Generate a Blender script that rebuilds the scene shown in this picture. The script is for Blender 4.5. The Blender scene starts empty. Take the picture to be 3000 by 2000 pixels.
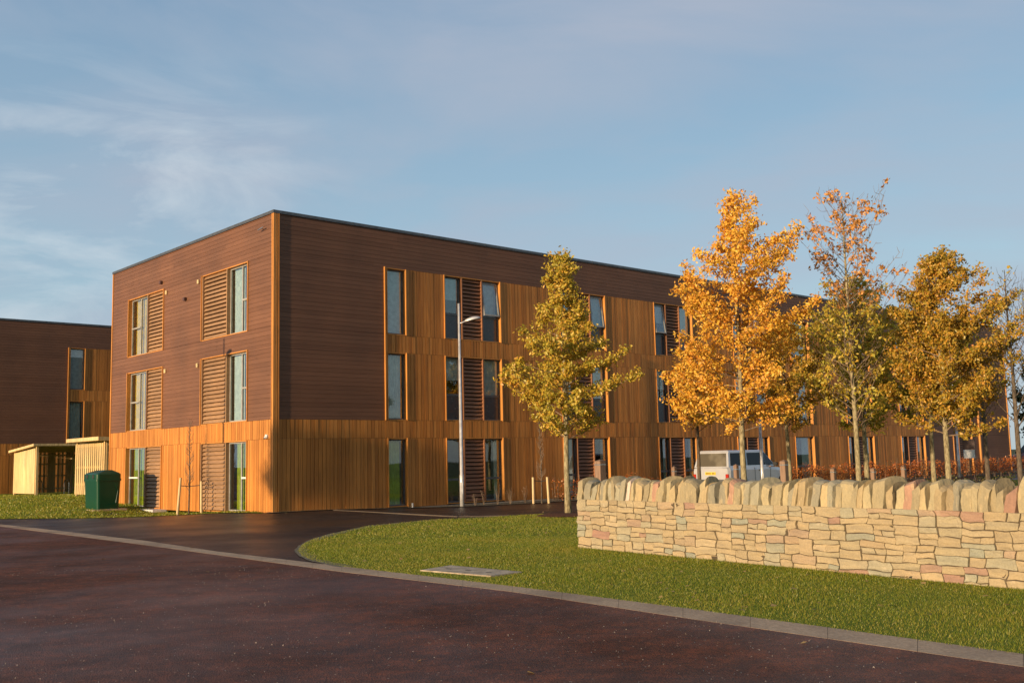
import bpy, bmesh, math, random
import numpy as np
from mathutils import Vector, Matrix, noise
R = math.radians
SC = bpy.context.scene
COL = SC.collection
YAW = R(47.732)
CX, CY = -7.645, 32.632
D = Vector((math.sin(YAW), math.cos(YAW), 0))        # along the long facade, away from the corner
N = Vector((math.cos(YAW), -math.sin(YAW), 0))       # outward from the long facade
LD = -N                                              # along the short facade
LN = -D                                              # outward from the short facade
SUN_AZ = R(42.3)                                     # light travels towards (sin, cos)
SUN_EL = R(6.8)

def sst(t):
    t = max(0.0, min(1.0, t)); return t * t * (3 - 2 * t)

def gz(x, y):
    a = 0.13 * math.exp(-((x + 7.6) ** 2 + (y - 33.2) ** 2) / (2 * 2.8 ** 2))
    b = -0.08 * math.exp(-((x + 12.2) ** 2 + (y - 37) ** 2) / (2 * 1.8 ** 2))
    q = sst(((x + 15.86) * .77 + (y - 31.84) * .638 - .8) / 3.5)
    c = 0.17 * sst((-12.8 - x) / 3) * sst((y - 35.3) / 3)
    d = 0.22 * sst((-15 - x) / 4) * sst((y - 39) / 8)
    return a + b + (c + d) * q

# ------------------------------------------------------------------ helpers
def tag(o, label=None, cat=None, group=None, kind=None):
    if label: o['label'] = label
    if cat: o['category'] = cat
    if group: o['group'] = group
    if kind: o['kind'] = kind
    return o

def empty(name, loc=(0, 0, 0), rz=0.0, label=None, cat=None, group=None):
    o = bpy.data.objects.new(name, None); COL.objects.link(o)
    o.location = loc; o.rotation_euler = (0, 0, rz); o.empty_display_size = .2
    return tag(o, label, cat, group)

class MB:
    def __init__(self): self.v = []; self.f = []
    def add(self, vs, fs):
        b = len(self.v); self.v += [tuple(p) for p in vs]; self.f += [tuple(i + b for i in f) for f in fs]
    def box(self, x0, x1, y0, y1, z0, z1):
        if x0 > x1: x0, x1 = x1, x0
        if y0 > y1: y0, y1 = y1, y0
        self.add([(x0, y0, z0), (x1, y0, z0), (x1, y1, z0), (x0, y1, z0), (x0, y0, z1), (x1, y0, z1), (x1, y1, z1), (x0, y1, z1)],
                 [(0, 3, 2, 1), (4, 5, 6, 7), (0, 1, 5, 4), (1, 2, 6, 5), (2, 3, 7, 6), (3, 0, 4, 7)])
    def obox(self, c, ax, ay, az):
        c = Vector(c); ax = Vector(ax); ay = Vector(ay); az = Vector(az)
        vs = [c + ax * i + ay * j + az * k for k in (-.5, .5) for i, j in ((-.5, -.5), (.5, -.5), (.5, .5), (-.5, .5))]
        self.add(vs, [(0, 3, 2, 1), (4, 5, 6, 7), (0, 1, 5, 4), (1, 2, 6, 5), (2, 3, 7, 6), (3, 0, 4, 7)])
    def tube(self, pts, radii, n=6, cap=True):
        pts = [Vector(p) for p in pts]; rings = []
        prev = None
        for i, p in enumerate(pts):
            t = (pts[min(i + 1, len(pts) - 1)] - pts[max(i - 1, 0)])
            if t.length < 1e-7: t = Vector((0, 0, 1))
            t.normalize()
            if prev is None:
                a = t.cross(Vector((0.13, 0.97, 0.2)))
                if a.length < .05: a = t.cross(Vector((1, 0, 0)))
            else:
                a = prev - t * prev.dot(t)
            a.normalize(); prev = a; b = t.cross(a)
            r = radii[i] if hasattr(radii, '__len__') else radii
            rings.append([p + (a * math.cos(2 * math.pi * k / n) + b * math.sin(2 * math.pi * k / n)) * r for k in range(n)])
        vs = [q for r_ in rings for q in r_]; fs = []
        for i in range(len(rings) - 1):
            for k in range(n):
                fs.append((i * n + k, i * n + (k + 1) % n, (i + 1) * n + (k + 1) % n, (i + 1) * n + k))
        if cap:
            fs.append(tuple(range(n - 1, -1, -1))); fs.append(tuple((len(rings) - 1) * n + k for k in range(n)))
        self.add(vs, fs)
    def prism(self, poly, z0, z1):
        n = len(poly)
        vs = [(p[0], p[1], z0) for p in poly] + [(p[0], p[1], z1) for p in poly]
        self.add(vs, [tuple(range(n - 1, -1, -1)), tuple(range(n, 2 * n))] + [(i, (i + 1) % n, n + (i + 1) % n, n + i) for i in range(n)])
    def build(self, name, mat, parent=None, bevel=0, smooth=False, loc=None, rz=None):
        me = bpy.data.meshes.new(name); me.from_pydata(self.v, [], self.f); me.validate(); me.update()
        if bevel:
            bm = bmesh.new(); bm.from_mesh(me)
            bmesh.ops.bevel(bm, geom=list(bm.edges), offset=bevel, segments=2, affect='EDGES', clamp_overlap=True)
            bm.to_mesh(me); bm.free()
        if smooth:
            me.polygons.foreach_set('use_smooth', [True] * len(me.polygons))
        if mat: me.materials.append(mat)
        o = bpy.data.objects.new(name, me); COL.objects.link(o)
        if parent: o.parent = parent
        if loc: o.location = loc
        if rz is not None: o.rotation_euler = (0, 0, rz)
        return o

def np_mesh(name, V, F, mat, parent=None):
    """V (n,3) array, F (m,k) index array"""
    me = bpy.data.meshes.new(name)
    V = np.asarray(V, np.float32); F = np.asarray(F, np.int32)
    me.vertices.add(len(V)); me.vertices.foreach_set('co', V.ravel())
    k = F.shape[1]
    me.loops.add(F.size); me.loops.foreach_set('vertex_index', F.ravel())
    me.polygons.add(len(F)); me.polygons.foreach_set('loop_start', np.arange(0, F.size, k, dtype=np.int32))
    me.polygons.foreach_set('loop_total', np.full(len(F), k, np.int32))
    me.update(calc_edges=True); me.materials.append(mat)
    o = bpy.data.objects.new(name, me); COL.objects.link(o)
    if parent: o.parent = parent
    return o

def copy_tree(o, parent=None):
    c = o.copy(); COL.objects.link(c)
    if parent: c.parent = parent
    for ch in list(o.children): copy_tree(ch, c)
    return c

# ------------------------------------------------------------------ materials
class NT:
    def __init__(self, name):
        self.m = bpy.data.materials.new(name); self.m.use_nodes = True
        self.t = self.m.node_tree; self.t.nodes.clear()
        self.out = self.n('ShaderNodeOutputMaterial')
    def n(self, typ, **kw):
        nd = self.t.nodes.new(typ)
        for k, v in kw.items():
            if k.startswith('i_'):
                key = k[2:]; nd.inputs[int(key) if key.isdigit() else key.replace('_', ' ')].default_value = v
            else: setattr(nd, k, v)
        return nd
    def l(self, a, b): self.t.links.new(a, b)
    def ramp(self, fac, stops, interp='LINEAR'):
        r = self.n('ShaderNodeValToRGB'); cr = r.color_ramp; cr.interpolation = interp
        while len(cr.elements) < len(stops): cr.elements.new(.5)
        for e, (p, c) in zip(cr.elements, stops): e.position = p; e.color = (*c, 1) if len(c) == 3 else c
        self.l(fac, r.inputs[0]); return r.outputs[0]
    def noise(self, scale, detail=3, vec=None, rough=.5, out='Fac'):
        nd = self.n('ShaderNodeTexNoise'); nd.inputs['Scale'].default_value = scale; nd.inputs['Detail'].default_value = detail
        nd.inputs['Roughness'].default_value = rough
        if vec is not None: self.l(vec, nd.inputs['Vector'])
        return nd.outputs[out]
    def coord(self, which='Object', scale=None):
        c = self.n('ShaderNodeTexCoord').outputs[which]
        if scale:
            mp = self.n('ShaderNodeMapping'); mp.inputs['Scale'].default_value = scale; self.l(c, mp.inputs['Vector']); c = mp.outputs[0]
        return c
    def island(self): return self.n('ShaderNodeNewGeometry').outputs['Random Per Island']
    def mix(self, fac, a, b, mode='MIX'):
        m = self.n('ShaderNodeMix'); m.data_type = 'RGBA'; m.blend_type = mode
        for sock, val in ((m.inputs[0], fac), (m.inputs[6], a), (m.inputs[7], b)):
            if isinstance(val, (int, float)): sock.default_value = val
            elif isinstance(val, tuple): sock.default_value = (*val, 1) if len(val) == 3 else val
            else: self.l(val, sock)
        return m.outputs[2]
    def math(self, op, a, b=0.0, clamp=False):
        m = self.n('ShaderNodeMath'); m.operation = op; m.use_clamp = clamp
        for sock, val in ((m.inputs[0], a), (m.inputs[1], b)):
            if isinstance(val, (int, float)): sock.default_value = val
            else: self.l(val, sock)
        return m.outputs[0]
    def bump(self, h, strength=.3, dist=.01):
        b = self.n('ShaderNodeBump'); b.inputs['Strength'].default_value = strength; b.inputs['Distance'].default_value = dist
        self.l(h, b.inputs['Height']); return b.outputs[0]
    def pbr(self, color, rough=.7, metal=0.0, spec=.5, normal=None):
        p = self.n('ShaderNodeBsdfPrincipled')
        for key, val in (('Base Color', color), ('Roughness', rough), ('Metallic', metal), ('Specular IOR Level', spec)):
            if isinstance(val, (int, float)): p.inputs[key].default_value = val
            elif isinstance(val, tuple): p.inputs[key].default_value = (*val, 1) if len(val) == 3 else val
            else: self.l(val, p.inputs[key])
        if normal is not None: self.l(normal, p.inputs['Normal'])
        self.l(p.outputs[0], self.out.inputs[0]); return p

def simple(name, col, rough=.6, metal=0.0, spec=.5, var=.12, scale=6, bump=.1):
    t = NT(name); c = t.coord()
    n1 = t.noise(scale, 4, c); dark = tuple(max(0, v * (1 - var * 2)) for v in col); lite = tuple(min(1, v * (1 + var)) for v in col)
    colr = t.ramp(n1, [(.3, dark), (.7, lite)])
    rr = t.ramp(t.noise(scale * 3, 2, c), [(.3, (rough * .85,) * 3), (.7, (min(1, rough * 1.15),) * 3)])
    t.pbr(colr, rr, metal, spec, t.bump(t.noise(scale * 8, 3, c), bump, .004)); return t.m

def wood(name, dark, mid, lite, grain=(30, 30, 1.2), rough=.6, spec=.35, gk=1.0):
    t = NT(name); c = t.coord()
    isl = t.island()
    base = t.ramp(isl, [(0, dark), (.45, mid), (.8, lite), (1, mid)])
    off = t.n('ShaderNodeVectorMath', operation='ADD'); t.l(c, off.inputs[0])
    cmb = t.n('ShaderNodeCombineXYZ'); sh = t.math('MULTIPLY', isl, 37.0)
    for k in range(3): t.l(sh, cmb.inputs[k])
    t.l(cmb.outputs[0], off.inputs[1])
    mp = t.n('ShaderNodeMapping'); mp.inputs['Scale'].default_value = grain; t.l(off.outputs[0], mp.inputs[0])
    g = t.noise(1.0, 5, mp.outputs[0], .6)
    g2 = t.ramp(g, [(.3, (1 - .38 * gk, 1 - .4 * gk, 1 - .42 * gk)), (.55, (1, 1, 1)), (.75, (1 + .12 * gk, 1 + .1 * gk, 1 + .08 * gk))])
    colr = t.mix(1.0, base, g2, 'MULTIPLY')
    big = t.ramp(t.noise(.55, 3, c), [(.35, (.86, .86, .88)), (.65, (1.08, 1.04, 1.0))])
    colr = t.mix(1.0, colr, big, 'MULTIPLY')
    kn = t.n('ShaderNodeTexVoronoi'); kn.inputs['Scale'].default_value = 1.0
    mp2 = t.n('ShaderNodeMapping'); mp2.inputs['Scale'].default_value = tuple(max(1.2, v * .28) for v in grain); t.l(off.outputs[0], mp2.inputs[0]); t.l(mp2.outputs[0], kn.inputs['Vector'])
    kf = t.ramp(kn.outputs['Distance'], [(.06, (.45, .42, .4)), (.13, (1, 1, 1))])
    colr = t.mix(.6, colr, t.mix(1.0, colr, kf, 'MULTIPLY'))
    t.pbr(colr, rough, 0, spec, t.bump(g, .25, .003)); return t.m

M = {}
# boards: lower ones are orange, the upper floors are stained dark brown
M['brown_h'] = wood('brown_boards', (.150, .070, .038), (.163, .077, .043), (.177, .085, .048), (1.2, 1.2, 45), .55, .3, .5)
M['orange_v'] = wood('orange_boards', (.42, .162, .032), (.52, .208, .042), (.62, .262, .060), (38, 38, 1.0), .55, .3)
M['trim'] = wood('orange_trim', (.52, .21, .045), (.58, .25, .055), (.62, .28, .07), (30, 30, 1.0), .5, .35)
M['slat'] = wood('weathered_slat', (.29, .17, .085), (.34, .205, .11), (.39, .235, .12), (4, 4, 60), .6, .3)
M['slat_shaded'] = wood('shaded_brown_slat', (.24, .105, .05), (.28, .125, .06), (.32, .15, .075), (4, 4, 60), .6, .3)  # same slats, darkened for the raking light on the long facade
M['pine'] = wood('pale_timber', (.62, .44, .20), (.68, .50, .24), (.74, .56, .29), (14, 14, 1.0), .65, .3)
M['post'] = wood('post_timber', (.20, .13, .09), (.24, .16, .11), (.27, .18, .13), (20, 20, 1.5), .75, .3)
M['stake'] = wood('stake_timber', (.62, .46, .24), (.68, .52, .28), (.72, .56, .32), (30, 30, 2), .7, .3)
M['core'] = simple('wall_membrane', (.03, .022, .018), .9)
M['coping'] = simple('grey_metal_coping', (.12, .125, .13), .4, .6)
M['frame'] = simple('grey_window_frame', (.115, .12, .125), .4, .2)
M['frame_sunlit'] = simple('sunlit_window_frame', (.34, .33, .31), .45, .1)  # frame grey lightened for sun on the short facade, also on open sashes
M['spandrel'] = simple('charcoal_panel', (.045, .048, .058), .25, 0, .6, .05, 2, 0)
M['room'] = simple('room_interior', (.10, .09, .08), .9)
M['blind'] = simple('pale_blind', (.58, .64, .66), .8)
M['curtain_yellow'] = simple('yellow_curtain', (.85, .56, .03), .85, 0, .2)
M['curtain_lime'] = simple('lime_curtain', (.40, .48, .03), .85, 0, .2)
M['curtain_pale'] = simple('pale_curtain', (.62, .68, .62), .85, 0, .2)
M['curtain_green'] = simple('olive_curtain', (.50, .60, .08), .85, 0, .2)
M['white'] = simple('white_painted', (.72, .72, .70), .4)
M['galv'] = simple('galvanised_pole', (.56, .56, .57), .35, .3)
M['concrete'] = simple('concrete', (.46, .37, .26), .85, 0, .3, .25, 5, .5)
M['black'] = simple('black_rubber', (.02, .02, .02), .7)
M['steel'] = simple('bright_steel', (.6, .6, .6), .25, .9)
M['red_sign'] = simple('dark_brown_sign', (.09, .04, .03), .5)

def glass_mat():
    t = NT('window_glass'); lw = t.n('ShaderNodeLayerWeight'); lw.inputs['Blend'].default_value = .5
    g = t.n('ShaderNodeBsdfGlossy'); g.inputs['Roughness'].default_value = .015; g.inputs['Color'].default_value = (.92, .97, 1, 1)
    b = t.bump(t.noise(.8, 2, t.coord()), .05, .02); t.l(b, g.inputs['Normal'])
    tr = t.n('ShaderNodeBsdfTransparent'); tr.inputs['Color'].default_value = (.88, .92, .90, 1)
    f = t.math('ADD', t.math('MULTIPLY', t.math('POWER', lw.outputs['Facing'], 3.0), .75), .10, True)
    mx = t.n('ShaderNodeMixShader'); t.l(f, mx.inputs[0]); t.l(tr.outputs[0], mx.inputs[1]); t.l(g.outputs[0], mx.inputs[2])
    t.l(mx.outputs[0], t.out.inputs[0]); return t.m
M['glass'] = glass_mat()

def leaf_mat(name, stops, scale=.9, trans=.35, shift=None):
    t = NT(name); isl = t.island(); c = t.coord()
    k = t.math('ADD', t.math('MULTIPLY', isl, .62), t.math('MULTIPLY', t.noise(scale, 2, c), .62))
    k = t.math('SUBTRACT', k, .12, True)
    colr = t.ramp(k, stops)
    d = t.n('ShaderNodeBsdfDiffuse'); tr = t.n('ShaderNodeBsdfTranslucent'); gl = t.n('ShaderNodeBsdfGlossy'); gl.inputs['Roughness'].default_value = .45
    gl.inputs['Color'].default_value = (.7, .65, .55, 1)
    t.l(colr, d.inputs[0]); t.l(colr, tr.inputs[0])
    m = t.n('ShaderNodeMixShader'); m.inputs[0].default_value = trans; t.l(d.outputs[0], m.inputs[1]); t.l(tr.outputs[0], m.inputs[2])
    m2 = t.n('ShaderNodeMixShader'); m2.inputs[0].default_value = .05; t.l(m.outputs[0], m2.inputs[1]); t.l(gl.outputs[0], m2.inputs[2])
    t.l(m2.outputs[0], t.out.inputs[0]); return t.m

M['leaf_gold_green'] = leaf_mat('gold_green_leaf', [(0, (.20, .20, .03)), (.3, (.42, .36, .045)), (.6, (.62, .44, .055)), (.85, (.62, .32, .045)), (1, (.36, .15, .03))])
M['leaf_orange'] = leaf_mat('orange_leaf', [(0, (.55, .40, .05)), (.3, (.84, .54, .07)), (.6, (.82, .43, .055)), (.85, (.66, .27, .04)), (1, (.36, .13, .03))])
M['leaf_rust'] = leaf_mat('rust_leaf', [(0, (.66, .28, .08)), (.5, (.72, .36, .08)), (1, (.40, .15, .06))])
M['leaf_olive'] = leaf_mat('olive_leaf', [(0, (.28, .28, .04)), (.35, (.46, .40, .05)), (.65, (.58, .40, .05)), (1, (.55, .24, .04))])
M['leaf_olive_gold'] = leaf_mat('olive_gold_leaf', [(0, (.18, .16, .025)), (.35, (.38, .28, .035)), (.7, (.62, .34, .045)), (1, (.52, .19, .035))])
M['leaf_beech'] = leaf_mat('beech_leaf', [(0, (.28, .16, .04)), (.4, (.52, .16, .03)), (.8, (.44, .10, .025)), (1, (.22, .05, .02))], 1.2)
M['leaf_low'] = leaf_mat('low_shrub_leaf', [(0, (.06, .08, .02)), (.5, (.11, .12, .03)), (.85, (.16, .12, .04)), (1, (.3, .1, .03))], 1.2)
M['leaf_dry'] = leaf_mat('fallen_leaf', [(0, (.42, .26, .09)), (.5, (.5, .36, .16)), (1, (.26, .13, .05))], 2)
M['grass'] = leaf_mat('grass_blade', [(0, (.11, .185, .010)), (.35, (.19, .255, .016)), (.62, (.32, .30, .028)), (1, (.48, .35, .075))], .75, .45)

def bark(name, dark, lite):
    t = NT(name); c = t.coord('Object', (9, 9, 3)); n1 = t.noise(2.2, 5, c, .65)
    v = t.n('ShaderNodeTexVoronoi'); v.inputs['Scale'].default_value = 3.0; t.l(c, v.inputs['Vector'])
    colr = t.ramp(n1, [(.35, dark), (.6, lite)]); t.pbr(colr, .85, 0, .2, t.bump(v.outputs['Distance'], .5, .01)); return t.m
M['bark'] = bark('pale_bark', (.13, .10, .055), (.34, .29, .17))
M['bark_dark'] = bark('dark_bark', (.06, .045, .035), (.14, .11, .08))
M['twig'] = bark('twig_bark', (.15, .10, .07), (.27, .20, .14))

def asphalt(name, a, b, red, speck, rough, wet, redk=.75):
    t = NT(name); c = t.coord()
    big = t.noise(.16, 5, c, .6); fine = t.noise(55, 3, c, .75); med = t.noise(3.2, 4, c, .65)
    colr = t.ramp(fine, [(.32, a), (.62, b)])
    patches = t.ramp(t.math('ADD', t.math('MULTIPLY', med, .5), t.math('MULTIPLY', t.noise(19, 3, c, .7), .5)), [(.46, (0, 0, 0)), (.60, (1, 1, 1))])
    colr = t.mix(t.math('MULTIPLY', patches, redk), colr, red)
    dirt = t.ramp(t.noise(.5, 5, c, .65), [(.40, (.72, .72, .74)), (.60, (1.15, 1.08, 1.05))]); colr = t.mix(1.0, colr, dirt, 'MULTIPLY')
    v = t.n('ShaderNodeTexVoronoi'); v.inputs['Scale'].default_value = 30; t.l(c, v.inputs['Vector'])
    pick = t.math('GREATER_THAN', t.math('FRACT', t.math('MULTIPLY', t.math('ADD', v.outputs['Color'], 0.0), 7.31)), .95)
    near = t.math('LESS_THAN', v.outputs['Distance'], .25)
    colr = t.mix(t.math('MULTIPLY', t.math('MULTIPLY', pick, near), .8), colr, speck)
    v2 = t.n('ShaderNodeTexVoronoi'); v2.inputs['Scale'].default_value = 60; t.l(c, v2.inputs['Vector'])
    colr = t.mix(t.math('MULTIPLY', t.ramp(v2.outputs['Distance'], [(.2, (0, 0, 0)), (.5, (1, 1, 1))]), .35), colr, (.014, .009, .008))
    r = t.ramp(big, [(.38, (wet,) * 3), (.60, (rough,) * 3)])
    h = t.math('ADD', v2.outputs['Distance'], t.math('MULTIPLY', fine, .6))
    t.pbr(colr, r, 0, t.ramp(big, [(.38, (.40,) * 3), (.60, (.10,) * 3)]), t.bump(h, .45, .012)); return t.m
M['road_red'] = asphalt('reddish_asphalt', (.076, .033, .021), (.150, .066, .042), (.28, .088, .042), (.60, .44, .32), .78, .46)
M['road_dark'] = asphalt('dark_asphalt', (.040, .027, .020), (.068, .046, .034), (.098, .060, .038), (.26, .19, .13), .56, .32)

def kerb_mat():
    t = NT('kerb_concrete'); c = t.coord()
    colr = t.ramp(t.noise(30, 4, c, .7), [(.3, (.30, .205, .13)), (.7, (.53, .385, .25))])
    br = t.noise(1.1, 3, c); colr = t.mix(t.math('MULTIPLY', t.ramp(br, [(.45, (0, 0, 0)), (.7, (1, 1, 1))]), .5), colr, (.10, .07, .055))
    t.pbr(colr, .85, 0, .3, t.bump(t.noise(60, 3, c), .4, .004)); return t.m
M['kerb'] = kerb_mat()

def lawn_mat(name, s=1.0):
    t = NT(name); c = t.coord()
    n1 = t.noise(.5, 4, c, .6); n2 = t.noise(22, 3, c, .7)
    k = t.math('ADD', t.math('MULTIPLY', n1, .55), t.math('MULTIPLY', n2, .45))
    colr = t.ramp(k, [(.35, (.085 * s, .130 * s, .010 * s)), (.5, (.145 * s, .180 * s, .015 * s)), (.65, (.23 * s, .215 * s, .03 * s))])
    t.pbr(colr, .9, 0, .15, t.bump(t.noise(70, 3, c), .8, .03)); return t.m
M['lawn'] = lawn_mat('lawn_turf')
M['mulch'] = simple('bark_mulch', (.11, .05, .03), .95, 0, .2, .3, 25, .9)
M['verge'] = simple('stony_verge', (.20, .17, .11), .95, 0, .2, .3, 20, .8)
M['soil'] = simple('far_ground', (.09, .10, .04), .95, 0, .1, .3, .4, .2)

def stone_mat():
    t = NT('sandstone'); c = t.coord(); isl = t.island()
    base = t.ramp(isl, [(0, (0.372, 0.307, 0.174)), (.16, (0.432, 0.332, 0.179)), (.34, (0.380, 0.293, 0.158)), (.56, (0.432, 0.340, 0.187)), (.68, (0.363, 0.324, 0.203)), (.74, (0.311, 0.307, 0.211)),
                        (.80, (0.423, 0.324, 0.171)), (.88, (0.389, 0.281, 0.171)), (.915, (0.346, 0.204, 0.138)), (.95, (0.406, 0.307, 0.162)), (1, (0.484, 0.383, 0.219))])
    off = t.n('ShaderNodeVectorMath', operation='ADD'); t.l(c, off.inputs[0])
    cmb = t.n('ShaderNodeCombineXYZ'); sh = t.math('MULTIPLY', isl, 53.0)
    for k in range(3): t.l(sh, cmb.inputs[k])
    t.l(cmb.outputs[0], off.inputs[1])
    mp = t.n('ShaderNodeMapping'); mp.inputs['Scale'].default_value = (2.5, 2.5, 16); mp.inputs['Rotation'].default_value = (.1, .12, 0); t.l(off.outputs[0], mp.inputs[0])
    st = t.ramp(t.noise(1.0, 4, mp.outputs[0], .6), [(.3, (.80, .80, .83)), (.6, (1.05, 1.02, .98)), (.8, (1.12, 1.02, .9))])
    colr = t.mix(1.0, base, st, 'MULTIPLY')
    fn = t.noise(38, 4, c, .7)
    colr = t.mix(1.0, colr, t.ramp(fn, [(.3, (.86, .85, .84)), (.7, (1.08, 1.08, 1.08))]), 'MULTIPLY')
    li = t.ramp(t.noise(7, 3, c), [(.66, (0, 0, 0)), (.74, (1, 1, 1))]); colr = t.mix(t.math('MULTIPLY', li, .35), colr, (.56, .47, .34))
    t.pbr(colr, .88, 0, .25, t.bump(t.math('ADD', fn, t.noise(9, 3, mp.outputs[0])), .45, .012)); return t.m
M['stone'] = stone_mat()
for n_ in M['stone'].node_tree.nodes:
    if n_.type == 'VALTORGB' and len(n_.color_ramp.elements) > 8:
        for e_ in n_.color_ramp.elements: e_.color = (e_.color[0] * .90, e_.color[1] * .94, e_.color[2] * 1.08, 1)
M['mortar'] = simple('earthy_joint', (.085, .062, .036), .95)

def paint(name, col, rough=.25, metal=0.0, coat=.6):
    t = NT(name); c = t.coord()
    colr = t.ramp(t.noise(3, 4, c), [(.3, tuple(v * .88 for v in col)), (.7, col)])
    p = t.pbr(colr, rough, metal, .5 if coat > .3 else .2, t.bump(t.noise(2, 2, c), .03, .01)); p.inputs['Coat Weight'].default_value = coat; p.inputs['Coat Roughness'].default_value = .08; return t.m
M['car_silver'] = paint('silver_car_paint', (.60, .62, .66), .3, .35)
M['car_red'] = paint('maroon_car_paint', (.22, .03, .05), .3, .2)
M['bin'] = paint('green_plastic', (.004, .052, .024), .38, 0, .25)
M['car_glass'] = paint('tinted_car_glass', (.016, .018, .022), .1, 0, .05)
M['yellow'] = paint('yellow_plate', (.72, .50, .06), .4, 0, .3)
M['lamp_red'] = paint('red_lens', (.45, .03, .02), .2, 0, .8)

# ------------------------------------------------------------------ ground
def sheet(name, poly, z, mat, step=1.2, cut=((-34, 4), (30, 62)), label=None, kind='structure'):
    bm = bmesh.new()
    vs = [bm.verts.new((p[0], p[1], 0)) for p in poly]; bm.faces.new(vs)
    for ax, (lo, hi) in enumerate(cut):
        k = lo
        while k <= hi:
            co = (k, 0, 0) if ax == 0 else (0, k, 0); no = (1, 0, 0) if ax == 0 else (0, 1, 0)
            bmesh.ops.bisect_plane(bm, geom=bm.verts[:] + bm.edges[:] + bm.faces[:], plane_co=co, plane_no=no); k += step
    bmesh.ops.triangulate(bm, faces=bm.faces[:])
    for v in bm.verts: v.co.z = gz(v.co.x, v.co.y) + z
    bm.normal_update()
    if sum(f.normal.z for f in bm.faces) < 0: bmesh.ops.reverse_faces(bm, faces=bm.faces[:])
    me = bpy.data.meshes.new(name); bm.to_mesh(me); bm.free(); me.materials.append(mat)
    o = bpy.data.objects.new(name, me); COL.objects.link(o); o['kind'] = kind
    return o

g = MB(); g.add([(-700, -500, -.3), (900, -500, -.3), (900, 900, -.3), (-700, 900, -.3)], [(0, 1, 2, 3)])
tag(g.build('ground', M['soil']), kind='structure')
sheet('access_road', [(-34, 2), (60, 2), (60, 78), (-34, 78)], 0.0, M['road_dark'], cut=((-34, 4), (17, 62)))
ST = [(-62, 87), (-24.91, 42.76), (-15.86, 31.84), (-8.33, 23.28), (-5.73, 19.91), (-2.79, 16.56), (-0.07, 13.49), (1.77, 11.26), (4.0, 8.36), (4.65, 7.5), (9.2, 1.3), (20, -13.4)]
SB = [(-61.4, 85.6), (-24.13, 41.41), (-15.24, 30.61), (-7.87, 21.99), (-5.51, 19.15), (-2.65, 15.71), (-0.07, 12.92), (1.66, 10.58), (3.76, 7.88), (4.38, 7.08), (8.95, .95), (19.7, -13.8)]
sheet('main_road', SB + [(19, -30), (-90, -30), (-90, 85)], .0105, M['road_red'], cut=((-34, -34), (30, 30)))
# kerb of long flush concrete channels
k = MB(); rnd = random.Random(5)
for i in range(1, len(ST) - 1):
    a0, a1, b0, b1 = Vector((*ST[i], 0)), Vector((*ST[i + 1], 0)), Vector((*SB[i], 0)), Vector((*SB[i + 1], 0))
    n = max(1, round((a1 - a0).length / .915)); 
    for j in range(n):
        t0 = (j + .0025) / n; t1 = (j + .9975) / n
        P = [a0.lerp(a1, t0), a0.lerp(a1, t1), b0.lerp(b1, t1), b0.lerp(b1, t0)]
        zz = [gz(p.x, p.y) for p in P]; h = .0115 + rnd.uniform(0, .0008)
        k.add([(p.x, p.y, z - .1) for p, z in zip(P, zz)] + [(p.x, p.y, z + h) for p, z in zip(P, zz)],
              [(4, 5, 6, 7), (0, 1, 5, 4), (1, 2, 6, 5), (2, 3, 7, 6), (3, 0, 4, 7)])
tag(k.build('kerb', M['kerb']), kind='structure')
ISL = [(-2.72, 16.42), (-2.99, 16.83), (-3.43, 17.54), (-3.81, 18.48), (-4.13, 19.59), (-4.31, 20.8), (-4.4, 22.25), (-4.29, 23.99), (-3.77, 26.73), (-2.24, 28.77), (0.19, 30.16), (1.61, 30.9), (2.86, 31.99),
       (20, 47.5), (44, 69.3), (60, 60), (60, -13.0), (19.97, -13.45), (9.17, 1.26), (4.62, 7.46), (3.97, 8.32), (1.74, 11.22), (-.1, 13.45)]
sheet('lawn', ISL, .008, M['lawn'], cut=((-34, -34), (30, 30)))
we = MB(); rnd = random.Random(8); pts_ = [Vector((*p, 0)) for p in ISL[:11]]
for a, b in zip(pts_[:-1], pts_[1:]):
    n = max(2, int((b - a).length / .25)); nr_ = (b - a).normalized().cross(Vector((0, 0, 1)))
    for i_ in range(n):
        p, q = a.lerp(b, i_ / n), a.lerp(b, (i_ + 1) / n)
        w0 = .06 + .05 * noise.noise(p * 2.3); w1 = .06 + .05 * noise.noise(q * 2.3); v0 = .16 + .12 * noise.noise(p * 1.7 + Vector((5, 0, 0))); v1 = .16 + .12 * noise.noise(q * 1.7 + Vector((5, 0, 0)))
        P = [p - nr_ * w0, q - nr_ * w1, q + nr_ * v1, p + nr_ * v0]; we.add([(c_.x, c_.y, gz(c_.x, c_.y) + .0125) for c_ in P], [(0, 1, 2, 3)])
tag(we.build('worn_edge', M['verge']), kind='structure')
FL0 = [(-12.9, 34.75), (-14.26, 34.43), (-17.56, 35.25), (-24.0, 43.5), (-34, 56), (-34, 77), (-17, 77), (-17.5, 44.5), (-8.4, 34.0), (-7.9, 32.3), (-9.0, 33.3), (-11.4, 35.4)]
sheet('side_lawn', FL0, .012, M['lawn'])
def FW(s, o, z=0): return Vector((CX, CY, 0)) + D * s + N * o + Vector((0, 0, z))
def FWL(s, o, z=0): return Vector((CX, CY, 0)) + LD * s + LN * o + Vector((0, 0, z))
vp = [FW(-.25, .25), FW(3.5, .28), FW(5.2, .7), FW(7, 1.45), FW(9.5, 1.75), FW(30, 2.4), FW(58, 2.6), FW(58, -.2), FW(0, -.2), FW(-.25, -.1)]
sheet('verge', [(p.x, p.y) for p in vp], .022, M['verge'])
kl = MB()
pl = [(-6.15, 34.05), (-4.2, 32.4), (-1.66, 30.02), (-.2, 30.05)]
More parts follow.
